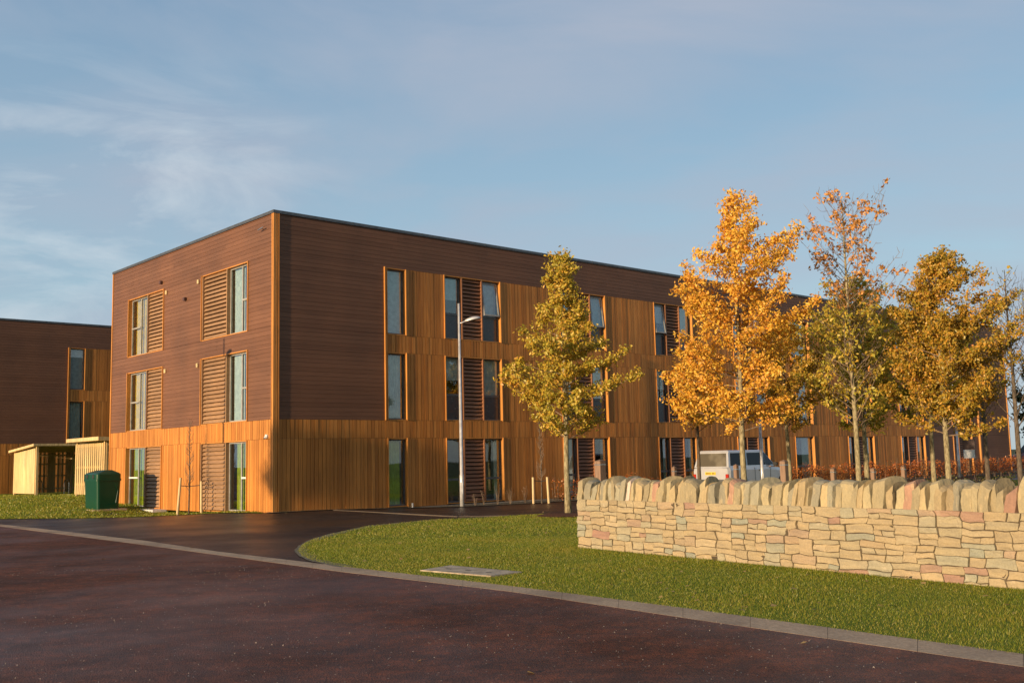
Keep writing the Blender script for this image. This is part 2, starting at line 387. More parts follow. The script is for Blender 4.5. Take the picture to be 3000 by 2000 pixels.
for (x0, y0), (x1, y1) in zip(pl[:-1], pl[1:]):
    a = Vector((x0, y0, 0)); b = Vector((x1, y1, 0)); w = (b - a).normalized().cross(Vector((0, 0, 1))) * .06
    P = [a - w, b - w, b + w, a + w]
    kl.add([(p.x, p.y, gz(p.x, p.y) - .02) for p in P] + [(p.x, p.y, gz(p.x, p.y) + .02) for p in P], [(4, 5, 6, 7), (0, 1, 5, 4), (1, 2, 6, 5), (2, 3, 7, 6), (3, 0, 4, 7)])
tag(kl.build('edging_kerb', simple('dark_edging', (.10, .075, .055), .9)), kind='structure')
# mulch circle round the first tree
mu = MB(); ring = []
for i in range(28):
    a = i / 28 * 2 * math.pi; r = 1.0 + .16 * noise.noise(Vector((math.cos(a) * 2, math.sin(a) * 2, 3))); ring.append((1.55 + r * math.cos(a), 29.2 + r * .95 * math.sin(a)))
mu.add([(p[0], p[1], .033) for p in ring] + [(1.5 + (p[0] - 1.5) * .6, 29.2 + (p[1] - 29.2) * .6, .09) for p in ring] + [(1.5, 29.2, .1)],
       [(i, (i + 1) % 28, 28 + (i + 1) % 28, 28 + i) for i in range(28)] + [(28 + i, 28 + (i + 1) % 28, 56) for i in range(28)])
tag(mu.build('mulch_bed', M['mulch']), kind='structure')
# access cover slab in the lawn
cv = empty('access_cover', (-.7, 15.33, .03), 0, 'concrete access cover slab with small lifting slots, set in the lawn beside the kerb', 'access cover')
c0 = [(-.76, .25), (-.34, .84), (.77, -.31), (.33, -.76)]
m = MB(); m.prism(c0, -.04, -.004); m.build('slab', M['concrete'], cv, bevel=.006)
for tt in (.22, .5, .78):
    a = Vector((c0[0][0], c0[0][1], 0)).lerp(Vector((c0[3][0], c0[3][1], 0)), tt); b = Vector((c0[1][0], c0[1][1], 0)).lerp(Vector((c0[2][0], c0[2][1], 0)), tt)
    p = a.lerp(b, .45); m = MB(); m.obox(p + Vector((0, 0, -.002)), Vector((.075, -.075, 0)), Vector((.014, .014, 0)), Vector((0, 0, .006))); m.build('lifting_slot', M['black'], cv)

# ------------------------------------------------------------------ the timber buildings
RZ = math.pi / 2 - YAW
def fbox(m, face, s0, s1, o0, o1, z0, z1):
    if face == 'R': m.box(s0, s1, -o1, -o0, z0, z1)
    else: m.box(-o1, -o0, s0, s1, z0, z1)
def fpt(face, s, o, z): return (s, -o, z) if face == 'R' else (-o, s, z)

def clad(mb, core, face, s0, s1, z0, z1, style, rng):
    fbox(core, face, s0, s1, -.09, -.012, z0, z1)
    if style == 'h':
        p = .145; z = math.floor(z0 / p) * p
        while z < z1:
            a = max(z, z0) + .0025; b = min(z + p, z1) - .0025
            if b - a > .012:
                s = s0
                while s < s1 - 1e-4:
                    e = s + rng.uniform(3.2, 5.4)
                    if s1 - e < 1.2: e = s1
                    # slightly splayed board, lower edge proud
                    t0 = .021 + rng.uniform(0, .002)
                    P = [fpt(face, s + .001, -.008, a), fpt(face, e - .001, -.008, a), fpt(face, e - .001, t0, a), fpt(face, s + .001, t0, a),
                         fpt(face, s + .001, -.008, b), fpt(face, e - .001, -.008, b), fpt(face, e - .001, t0 - .005, b), fpt(face, s + .001, t0 - .005, b)]
                    mb.add(P, [(0, 3, 2, 1), (4, 5, 6, 7), (0, 1, 5, 4), (1, 2, 6, 5), (2, 3, 7, 6), (3, 0, 4, 7)]); s = e
            z += p
    else:
        n = max(1, round((s1 - s0) / .15)); p = (s1 - s0) / n
        for i in range(n):
            t = .021 + rng.uniform(-.0035, .0035); ga, gb = rng.uniform(.004, .010), rng.uniform(.004, .010)
            fbox(mb, face, s0 + i * p + ga, s0 + (i + 1) * p - gb, -.008, t, z0 + .004, z1 - .004)

def window_unit(root, face, s0, s1, z0, z1, cells, rng, framemat, slatmat, proud=.06, label=None):
    """cells: list of (fraction, kind, options)"""
    T = .035; DEP = -.17
    w = MB()
    for a, b, c, d in ((s0, s0 + T, z0, z1), (s1 - T, s1, z0, z1)): fbox(w, face, a, b, DEP - .02, proud, c, d)
    fbox(w, face, s0 + T + .001, s1 - T - .001, DEP - .02, .018, z1 - T, z1)
    fbox(w, face, s0 + T + .001, s1 - T - .001, DEP - .02, .03, z0, z0 + .03)
    win = w.build('window', M['trim'], root)
    if label: win['label'] = label
    rm = MB(); fbox(rm, face, s0 + .02, s1 - .02, DEP - .9, DEP - .86, z0, z1)
    fbox(rm, face, s0 + .02, s1 - .02, DEP - .859, DEP - .03, z0, z0 + .02); fbox(rm, face, s0 + .02, s1 - .02, DEP - .859, DEP - .03, z1 - .02, z1)
    fbox(rm, face, s0, s0 + .018, DEP - .9, DEP - .03, z0, z1); fbox(rm, face, s1 - .018, s1, DEP - .9, DEP - .03, z0, z1)
    rm.build('room', M['room'], win)
    a = s0 + T; tot = s1 - s0 - 2 * T; zb = z0 + .03; zt = z1 - T
    for frac, kind, opt in cells:
        b = a + frac * tot
        if kind == 'shutter':
            m = MB()
            pw = .05
            fbox(m, face, a + .001, a + pw, -.14, .02, zb + .001, zt - .001); fbox(m, face, b - pw, b - .001, -.14, .02, zb + .001, zt - .001)
            n = int((zt - zb) / .138); p = (zt - zb) / n
            for i in range(n):
                zc = zb + (i + .5) * p
                c = Vector(fpt(face, (a + b) / 2, -.055 + rng.uniform(-.003, .003), zc))
                ax = Vector(fpt(face, b - a - 2 * pw - .004, 0, 0)); out = Vector(fpt(face, 0, 1, 0))
                tilt = R(24); up = Vector((0, 0, 1)) * math.cos(tilt) - out * math.sin(tilt); nn = out * math.cos(tilt) + Vector((0, 0, 1)) * math.sin(tilt)
                m.obox(c, ax, nn * .02, up * .112)
            m.build('shutter', slatmat, win)
            m = MB(); fbox(m, face, a + .002, b - .002, -.165, -.142, zb + .002, zt - .002); m.build('backing_panel', slatmat if opt.get('pale') else M['core'], win)
        else:
            m = MB(); f = .05; o0, o1 = DEP + .005, DEP + .06
            fbox(m, face, a + .001, a + f, o0, o1, zb + .001, zt - .001); fbox(m, face, b - f, b - .001, o0, o1, zb + .001, zt - .001)
            fbox(m, face, a + f, b - f, o0, o1, zt - f, zt - .001); fbox(m, face, a + f, b - f, o0, o1, zb + .001, zb + f)
            zbar = zb + opt.get('bar', 0) * (zt - zb)
            if opt.get('bar'): fbox(m, face, a + f, b - f, o0, o1 + .004, zbar - .04, zbar + .04)
            if opt.get('mull'):
                ms = a + opt['mull'] * (b - a); fbox(m, face, ms - .035, ms + .035, o0, o1 - .003, zb + f, zt - f)
            m.build('frame', framemat, win)
            # a side sash with its own bar
            if opt.get('halfbar'):
                h0, h1, hz, hm = opt['halfbar']; m = MB(); zz = zb + hz * (zt - zb)
                fbox(m, face, a + h0 * (b - a) + .03, a + h1 * (b - a) - .03, o1 - .02, o1 + .02, zz - .03, zz + .03)
                m.build('sash_rail', M[hm], win)
            m = MB()
            opn = opt.get('open')
            gl0 = zb + f
            if opt.get('spandrel'):
                s_ = MB(); fbox(s_, face, a + f, b - f, o0 + .01, o0 + .03, zb + f, zbar - .04); s_.build('lower_panel', M['spandrel'], win); gl0 = zbar + .04
            if not opn:
                fbox(m, face, a + f, b - f, o0 + .02, o0 + .028, gl0, zt - f); m.build('pane', M['glass'], win)
            else:
                # top-hung sash pushed out at the foot
                ang = R(opn); H = zt - f - gl0; out = Vector(fpt(face, 0, 1, 0)); ax = Vector(fpt(face, 1, 0, 0)); Wd = b - a - 2 * f
                top = Vector(fpt(face, (a + b) / 2, o1 - .01, zt - f)); dn = Vector((0, 0, -1)) * math.cos(ang) + out * math.sin(ang); nn = out * math.cos(ang) + Vector((0, 0, 1)) * math.sin(ang)
                m.obox(top + dn * H / 2, ax * (Wd - .1), nn * .008, dn * (H - .1)); m.build('pane', M['glass'], win)
                m = MB()
                for sg in (-1, 1): m.obox(top + dn * H / 2 + ax * sg * (Wd / 2 - .028), ax * .055, nn * .05, dn * H)
                m.obox(top + dn * .028, ax * (Wd - .112), nn * .05, dn * .055); m.obox(top + dn * (H - .028), ax * (Wd - .112), nn * .05, dn * .055)
                m.build('sash', M['frame_sunlit'], win)
            if opt.get('blind'):
                m = MB(); fbox(m, face, a + f, b - f, o0 - .03, o0 - .02, gl0 + opt.get('blindgap', 0), zt - f); m.build('blind', M['blind'], win)
            if opt.get('curtain'):
                c0, c1, mat = opt['curtain']; m = MB(); ca = a + f + c0 * (b - a - 2 * f); cb = a + f + c1 * (b - a - 2 * f)
                n = max(3, int((cb - ca) / .022)); vs = []
                for i in range(n + 1):
                    ss = ca + (cb - ca) * i / n; oo = o0 - .09 + .03 * math.sin(i * 1.25 + rng.random() * .6)
                    vs += [fpt(face, ss, oo, gl0 - .03), fpt(face, ss, oo + .004, zt - f)]
                m.add(vs, [(2 * i, 2 * i + 2, 2 * i + 3, 2 * i + 1) for i in range(n)]); m.build('curtain', M[mat], win, smooth=True)
        a = b
    return win

ZW = [(.08, 2.45), (3.07, 5.45), (6.07, 8.45)]
RW_ALL = [(4.38, 5.25, 'a'), (6.96, 9.75, 'b'), (12.95, 15.71, 'c'), (18.89, 21.63, 'd'), (24.75, 27.4, 'e'), (29.7, 31.5, 'f'), (34.9, 37.7, 'g'), (40.8, 43.75, 'h'), (47.5, 50.2, 'i')]

def make_building(origin, rlen, llen, full, label, seed):
    rng = random.Random(seed)
    root = empty('timber_building', origin, RZ, label, 'building')
    brown = MB(); orange = MB(); core = MB()
    RW = [w for w in RW_ALL if w[1] < rlen]
    xb = 43.9
    rows = [(.05, 2.45), (2.45, 3.07), (3.07, 5.45), (5.45, 6.07), (6.07, 8.45)]
    for ri, (z0, z1) in enumerate(rows):
        segs = []
        if ri % 2 == 0:
            s = 0.0
            for (a, b, _) in RW: segs.append((s, a)); s = b
            segs.append((s, rlen))
        else: segs = [(0.0, rlen)]
        for a, b in segs:
            cuts = [a] + [c for c in (4.3, xb) if a < c < b] + [b]
            for p, q in zip(cuts[:-1], cuts[1:]):
                mid = (p + q) / 2
                br = (mid < 4.3 and z0 >= 3.0) or mid > xb
                clad(brown if br else orange, core, 'R', p, q, z0, z1, 'h' if br else 'v', rng)
    clad(brown, core, 'R', 0, rlen, 8.45, 9.76, 'h', rng)
    LW = [(1.68, 5.18, 'q'), (8.41, 11.85, 'p')] if full else []
    for ri, (z0, z1) in enumerate(rows):
        segs = []
        if ri % 2 == 0:
            s = 0.0
            for (a, b, _) in LW: segs.append((s, a)); s = b
            segs.append((s, llen))
        else: segs = [(0.0, llen)]
        for a, b in segs:
            br = z0 >= 3.0
            clad(brown if br else orange, core, 'L', a, b, z0, z1, 'h' if br else 'v', rng)
    clad(brown, core, 'L', 0, llen, 8.45, 9.76, 'h', rng)
    # far end, rear and roof of the block
    core.box(rlen - .1, rlen, .1, llen, .0, 9.7); core.box(.1, rlen, llen - .1, llen, 0, 9.7); core.box(.03, rlen - .03, .03, llen - .03, 9.5, 9.62)
    core.box(1.2, 1.3, 1.25, llen - .2, .05, 9.45); core.box(1.2, rlen - .2, 1.15, 1.25, .05, 9.45)
    for zf in (2.9, 5.9): core.box(.1, rlen - .1, .1, llen - .1, zf - .25, zf - .1)
    brown.build('brown_cladding', M['brown_h'], root); orange.build('orange_cladding', M['orange_v'], root); core.build('wall', M['core'], root)
    # coping
    cp = MB()
    cp.box(-.06, rlen + .03, -.06, .25, 9.765, 9.865); cp.box(-.06, .25, .252, llen + .03, 9.765, 9.863)
    s = 3.0
    while s < rlen: cp.box(s, s + .012, -.066, .2, 9.76, 9.872); s += 3.0
    cp.build('roof_edge', M['coping'], root)
    # corner boards, trims
    t = MB()
    t.box(-.05, .05, -.05, -.002, .05, 9.76); t.box(-.045, -.002, .0, .035, .05, 9.758); t.box(-.05, -.002, .05, .085, .05, 9.76)
    t.box(.065, .10, -.055, -.002, .05, 9.755); t.box(.13, .165, -.062, -.002, .05, 9.757)
    t.build('corner_post', M['trim'], root)
    t = MB(); t.box(-.045, .02, llen - .06, llen + .02, .05, 9.76); t.build('end_trim', M['trim'], root)
    t = MB(); t.box(4.29, 4.335, -.075, .0, 3.07, 8.46); t.build('bay_trim', M['trim'], root)
    if rlen > 50:
        t = MB(); t.box(rlen - .05, rlen + .03, -.07, 0, .05, 9.7); t.box(51.2, 51.35, -.12, 0, .05, 8.4); t.build('far_trim', M['trim'], root)
    pl = MB()
    if full:
        pl.box(-.55, -.03, 7.9, 12.2, -.2, .075); pl.build('plinth', M['white'], root)
        ps = MB(); ps.box(5.6, 12, -.35, -.03, -.1, .045); ps.build('base_slab', M['concrete'], root)
    op = {('b', 2): (0, 7), ('c', 2): (0, 6), ('d', 2): (8, 0), ('e', 1): (0, 5), ('g', 2): (6, 0)}
    for a, b, k in RW:
        for fl, (z0, z1) in enumerate(ZW):
            if k == 'a':
                cells = [(.84, 'glass', dict(curtain=(0, 1, 'curtain_green')) if fl == 0 else dict(blind=True)), (.16, 'glass', dict(curtain=(0, 1, 'curtain_pale')))]
                cells = [(1.0, 'glass', dict(curtain=(0, .86, 'curtain_green')) if fl == 0 else (dict(blind=True) if fl == 2 else dict(curtain=(.0, .95, 'curtain_pale'))))]
            elif k == 'f':
                cells = [(1.0, 'glass', dict(curtain=(.55, 1, 'curtain_pale'), bar=.35))]
            else:
                o = op.get((k, fl), (0, 0))
                if fl == 0: l_ = dict(bar=.36, curtain=(.7, 1, 'curtain_pale')) if k != 'b' else dict(bar=.36); r_ = dict(bar=.36, curtain=(.72, 1, 'curtain_pale'))
                else:
                    l_ = dict(bar=.4, spandrel=True, blind=True, blindgap=rng.choice([0, 0, .5]), open=o[0]); r_ = dict(bar=.4, spandrel=True, blind=True, blindgap=rng.choice([0, 0, .4]), open=o[1])
                cells = [(.30, 'glass', l_), (.38, 'shutter', {}), (.32, 'glass', r_)]
            window_unit(root, 'R', a, b, z0, z1, cells, rng, M['frame'], M['slat_shaded'])
    for a, b, k in LW:
        for fl, (z0, z1) in enumerate(ZW):
            if k == 'p':
                cur = 'curtain_lime' if fl == 0 else 'curtain_yellow'
                g_ = dict(mull=.5, curtain=(.38, .92, cur), halfbar=(.5, 1, .49, 'white' if fl == 0 else 'frame_sunlit'))
                cells = [(.46, 'shutter', dict(pale=True)), (.54, 'glass', g_)]
            else:
                cur = 'curtain_lime' if fl == 0 else 'curtain_pale'
                g_ = dict(mull=.42, curtain=(.45, .98, cur) if fl else (.28, .8, cur), halfbar=(0, .42, .48, 'white' if fl == 0 else 'frame_sunlit'))
                cells = [(.44, 'glass', g_), (.56, 'shutter', dict(pale=True))]
            window_unit(root, 'L', a, b, z0, z1, cells, rng, M['frame_sunlit'], M['slat'])
    if full:
        m = MB(); m.tube([(-.0, .37, 2.53), (-.07, .37, 2.53)], .07, 14); m.tube([(-.05, .37, 2.52), (-.12, .37, 2.47)], [.05, .035], 12)
        sc = m.build('security_camera', M['white'], root, smooth=False)
        m = MB(); m.tube([(-.118, .37, 2.472), (-.128, .37, 2.465)], .028, 10); m.build('lens', M['black'], sc)
        for s, z in ((8.65, 8.71), (6.5, 7.78)):
            m = MB(); m.box(-.12, -.02, s - .08, s + .08, z - .06, z + .06); m.build('vent_cowl', M['red_sign'], root, bevel=.012)
        for s, z in ((5.42, 8.27), (8.16, 8.25), (5.42, 5.23), (8.17, 5.24)):
            m = MB(); m.tube([(-.02, s, z - .07), (-.05, s, z - .06), (-.05, s, z + .06), (-.02, s, z + .07)], [.03, .05, .05, .03], 10); m.build('vent_cover', M['stake'], root)
        m = MB(); m.tube([(-.02, .6, 9.33), (-.16, .6, 9.35)], .018, 8); m.tube([(-.15, .46, 9.36), (-.15, .8, 9.32)], .02, 8); m.build('wall_bracket', M['steel'], root)
        m = MB(); m.tube([(5.2, -.32, .03), (5.2, -.32, .2)], .03, 10); m.build('drain_pipe', M['white'], root)
    return root

make_building((CX, CY, 0), 56.0, 13.58, True, 'long three storey building in brown and orange timber boards filling the middle of the photo', 11)
o2 = Vector((CX, CY, 0)) + N * -30.08 + D * -.5
b2 = make_building((o2.x, o2.y, 0), 24.0, 12.0, False, 'shaded timber building partly seen behind the bicycle shelter at the left edge', 23)

# ------------------------------------------------------------------ dry stone wall
def stone_wall():
    W0 = Vector((1.12, 18.96, 0)); W1 = Vector((5.83, 12.06, 0)); wd = (W1 - W0).normalized(); L = (W1 - W0).length + 3.2
    ang = math.atan2(wd.y, wd.x)
    root = empty('dry_stone_wall', W0, ang, 'pale sandstone dry stone wall with upright coping stones, standing in the grass', 'wall')
    rng = random.Random(77)
    # local: x along, -y towards the road, z up
    core = MB(); core.box(.012, L, .006, .47, -.05, .86); core.build('core', M['mortar'], root)
    mb = MB(); H = .885
    def warp(x, z):
        zz = z + (.024 * noise.noise(Vector((x * 1.3, z * 3, 4.2))) + .026 * noise.noise(Vector((x * 7, z * 6, 1.2)))) * (1 if .02 < z < H - .02 else 0)
        xx = x + .042 * noise.noise(Vector((x * 2, z * 11, 8.1)))
        if x <= .001: xx = x + .018 * noise.noise(Vector((0, z * 9, 2)))
        return xx, zz
    def stone(x0, x1, z0, z1, side='f'):
        j = .0016
        x0 += j; x1 -= j; z0 += j; z1 -= j
        if x1 - x0 < .02 or z1 - z0 < .015: return
        jt = min(.013, (z1 - z0) * .1, (x1 - x0) * .1)
        cs = [(x0 + rng.uniform(0, jt), z0 + rng.uniform(0, jt * .6)), (x1 - rng.uniform(0, jt), z0 + rng.uniform(0, jt * .6)), (x1 - rng.uniform(0, jt), z1 - rng.uniform(0, jt * .6)), (x0 + rng.uniform(0, jt), z1 - rng.uniform(0, jt * .6))]
        pts = []
        for i in range(4):
            a, b = cs[i], cs[(i + 1) % 4]
            n = 3 if i % 2 == 0 else 2
            for k in range(n):
                t = k / n; px = a[0] + (b[0] - a[0]) * t; pz = a[1] + (b[1] - a[1]) * t
                if k: px += rng.uniform(-.004, .004); pz += rng.uniform(-.004, .004)
                pts.append((px, pz))
        out = []
        for i, p in enumerate(pts):
            if i in (0, 3, 5, 8):      # knock the corners off
                a, b = pts[i - 1], pts[(i + 1) % len(pts)]; k = rng.uniform(.02, .17); k2 = rng.uniform(.02, .17)
                out.append((p[0] + (a[0] - p[0]) * k, p[1] + (a[1] - p[1]) * k)); out.append((p[0] + (b[0] - p[0]) * k2, p[1] + (b[1] - p[1]) * k2))
            else: out.append(p)
        pts = [warp(*p) for p in out]
        cx = sum(p[0] for p in pts) / len(pts); cz = sum(p[1] for p in pts) / len(pts); n = len(pts)
        face = rng.uniform(.0, .02); tx, tz = rng.uniform(-.05, .05), rng.uniform(-.07, .07)
        def ring(sc, o):
            r = []
            for p in pts:
                dx, dz = p[0] - cx, p[1] - cz; ln = math.hypot(dx, dz) + 1e-6; k = max(.2, 1 - sc / ln)
                X, Z = cx + dx * k, cz + dz * k
                oo = o + tx * (X - cx) + tz * (Z - cz) + (rng.uniform(-.005, .005) if sc > .02 else rng.uniform(-.002, .002) if sc else 0)
                r.append((X, -oo, Z) if side == 'f' else (-oo, X, Z))
            return r
        rs = [ring(0, -.06), ring(0, face - .004), ring(.0022, face), ring(min(.05, (z1 - z0) * .3), face + rng.uniform(-.003, .004))]
        vs = [q for r_ in rs for q in r_]; fs = []
        for a in range(3):
            for i in range(n):
                q = (a * n + i, a * n + (i + 1) % n, (a + 1) * n + (i + 1) % n, (a + 1) * n + i)
                fs.append(q)
        fs.append(tuple(3 * n + i for i in range(n)))
        if side != 'f': fs = [f[::-1] for f in fs]
        mb.add(vs, fs)
    def fill(x0, x1, z0, z1, side):
        """recursively split one strip of the wall into stones"""
        x = x0
        while x < x1 - 1e-4:
            w = rng.uniform(.20, .46)
            if x1 - (x + w) < .14: w = x1 - x
            e = x + w; h = z1 - z0; r = rng.random()
            if w < .34 and r < .13: stone(x, e, z0, z1, side)
            elif r < .8:
                t = rng.uniform(.36, .64); zm = z0 + h * t
                if w > .36 and rng.random() < .45:
                    xm = x + w * rng.uniform(.35, .65)
                    if rng.random() < .5: stone(x, e, z0, zm, side); stone(x, xm, zm, z1, side); stone(xm, e, zm, z1, side)
                    else: stone(x, xm, z0, zm, side); stone(xm, e, z0, zm, side); stone(x, e, zm, z1, side)
                else: stone(x, e, z0, zm, side); stone(x, e, zm, z1, side)
            else:
                a, b = z0 + h * rng.uniform(.26, .38), z0 + h * rng.uniform(.60, .74)
                stone(x, e, z0, a, side); 
                if w > .28: xm = x + w * rng.uniform(.4, .6); stone(x, xm, a, b, side); stone(xm, e, a, b, side)
                else: stone(x, e, a, b, side)
                stone(x, e, b, z1, side)
            x = e
    zs = [-.04, .20, .44, .67, H]
    for a, b in zip(zs[:-1], zs[1:]): fill(0, L, a, b, 'f'); fill(.02, .48, a, b, 'e')
    mb.build('stonework', M['stone'], root)
    # coping stones, each a slab set on edge
    x = .02; i = 0
    while x < L:
        big = rng.random() < .10
        w = rng.uniform(.16, .21) if big else rng.uniform(.075, .14)
        h = rng.uniform(.31, .43) + (.02 if big else 0); lean = rng.uniform(-.06, .20); dpt = rng.uniform(.40, .5)
        bm = bmesh.new(); bmesh.ops.create_cube(bm, size=1.0)
        bmesh.ops.subdivide_edges(bm, edges=bm.edges[:], cuts=7, use_grid_fill=True)
        sd = rng.uniform(0, 90); taper = rng.uniform(.78, 1.0); rc = rng.uniform(4, 9); yaw = rng.uniform(-.22, .18)
        cyw, syw = math.cos(yaw), math.sin(yaw); cut = rng.uniform(.05, .62) * rng.choice([-1, -1, 1]); bend = rng.uniform(-.02, .025)
        for v in bm.verts:
            u, q, zz = v.co.x * 2, v.co.y * 2, v.co.z + .5    # u,q in -1..1
            tw = 1 - (1 - taper) * zz ** rc
            X = u * w / 2 * tw + bend * math.sin(zz * 3.0)
            arch = 1 - .13 * (abs(q) ** 4) - .05 * max(0, q)                   # rounded across the wall
            slope = 1 - cut * .5 * (u * .5 + (.5 if cut > 0 else -.5)) * zz ** 1.5
            Z = h * zz * (1 - (1 - arch) * max(0, (zz - .35) / .65)) * slope
            Y = q * dpt / 2 * (1 - .10 * zz ** 2)
            nn = noise.noise(Vector((X * 6 + sd, Y * 6, Z * 6))) * .006 + (abs(noise.noise(Vector((X * 14 + sd, Y * 14, Z * 9)))) - .2) * .012 + noise.noise(Vector((X * 40 + sd, Y * 40, Z * 40))) * .004
            X += nn; Y += nn * .8; Z += nn * .5 if zz > .1 else 0
            X2, Y2 = X * cyw - Y * syw, X * syw + Y * cyw
            v.co = (X2 + lean * Z, Y2, Z)
        me = bpy.data.meshes.new('coping_stone'); bm.to_mesh(me); bm.free(); me.materials.append(M['stone_cope'][rng.choice([0, 0, 0, 0, 1, 1, 1, 2, 0, 1, 0, 0, 1, 2, 3]) if i not in (11,) else 4])
        o = bpy.data.objects.new('coping_stone', me); COL.objects.link(o); o.parent = root; o.location = (x + w / 2, .235 + rng.uniform(-.022, .03), H - .01)
        x += w * rng.uniform(.97, 1.03) + rng.choice([-.004, 0, .003, .012]); i += 1
    return root
def cope_mat(name, col):
    t = NT(name); c = t.coord(); r = t.n('ShaderNodeObjectInfo').outputs['Random']
    mp = t.n('ShaderNodeMapping'); mp.inputs['Scale'].default_value = (9, 3, 3); t.l(c, mp.inputs[0])
    off = t.n('ShaderNodeVectorMath', operation='ADD'); cmb = t.n('ShaderNodeCombineXYZ'); sh = t.math('MULTIPLY', r, 71.0)
    for k in range(3): t.l(sh, cmb.inputs[k])
    t.l(mp.outputs[0], off.inputs[0]); t.l(cmb.outputs[0], off.inputs[1])
    base = t.mix(r, (col[0] * .74, col[1] * .75, col[2] * .82), (col[0] * 1.08, col[1] * 1.10, col[2] * 1.14))
    colr = t.mix(1.0, base, t.ramp(t.noise(1.2, 4, off.outputs[0], .6), [(.3, (.82, .82, .84)), (.6, (1.04, 1.02, 1.0)), (.8, (1.1, 1.0, .85))]), 'MULTIPLY')
    patch = t.ramp(t.noise(1.6, 2, off.outputs[0]), [(.62, (0, 0, 0)), (.68, (1, 1, 1))]); colr = t.mix(t.math('MULTIPLY', patch, .4), colr, (.52, .40, .23))
    f = t.noise(34, 4, c, .7); colr = t.mix(1.0, colr, t.ramp(f, [(.3, (.88, .88, .86)), (.7, (1.06, 1.06, 1.06))]), 'MULTIPLY')
    t.pbr(colr, .88, 0, .25, t.bump(f, .4, .01)); return t.m
M['stone_cope'] = [cope_mat('coping_sandstone', (0.380, 0.315, 0.183)), cope_mat('coping_ochre_stone', (0.423, 0.328, 0.179)), cope_mat('coping_grey_stone', (0.328, 0.298, 0.203)), cope_mat('coping_pink_stone', (0.389, 0.230, 0.154)), cope_mat('coping_pale_stone', (0.553, 0.442, 0.357))]
stone_wall()

# ------------------------------------------------------------------ vegetation
def leaves_arrays(P, size, rng, flat=.0, aspect=.55):
    """one folded diamond leaf (4 verts, 2 triangles) per point"""
    n = len(P); P = np.asarray(P, float)
    a = rng.normal(size=(n, 3)); a[:, 2] -= .25; a /= np.linalg.norm(a, axis=1, keepdims=True)
    b = rng.normal(size=(n, 3)); b -= a * (a * b).sum(1, keepdims=True); b /= np.linalg.norm(b, axis=1, keepdims=True)
    c = np.cross(a, b); L = size * rng.uniform(.6, 1.25, size=(n, 1)); w = L * aspect * .5
    fold = c * L * rng.uniform(-.05, .2, size=(n, 1))
    V = np.stack([P - a * L * .5, P + b * w + fold + a * L * .08, P + a * L * .5, P - b * w + fold + a * L * .08], 1).reshape(-1, 3)
    i = np.arange(n)[:, None] * 4
    F = np.concatenate([i + np.array([[0, 1, 2]]), i + np.array([[0, 2, 3]])], 0)
    return V, F

def interp(prof, z, k):
    if z <= prof[0][0]: return prof[0][k]
    for p, q in zip(prof[:-1], prof[1:]):
        if z <= q[0]: t = (z - p[0]) / (q[0] - p[0]); return p[k] + (q[k] - p[k]) * t
    return prof[-1][k]

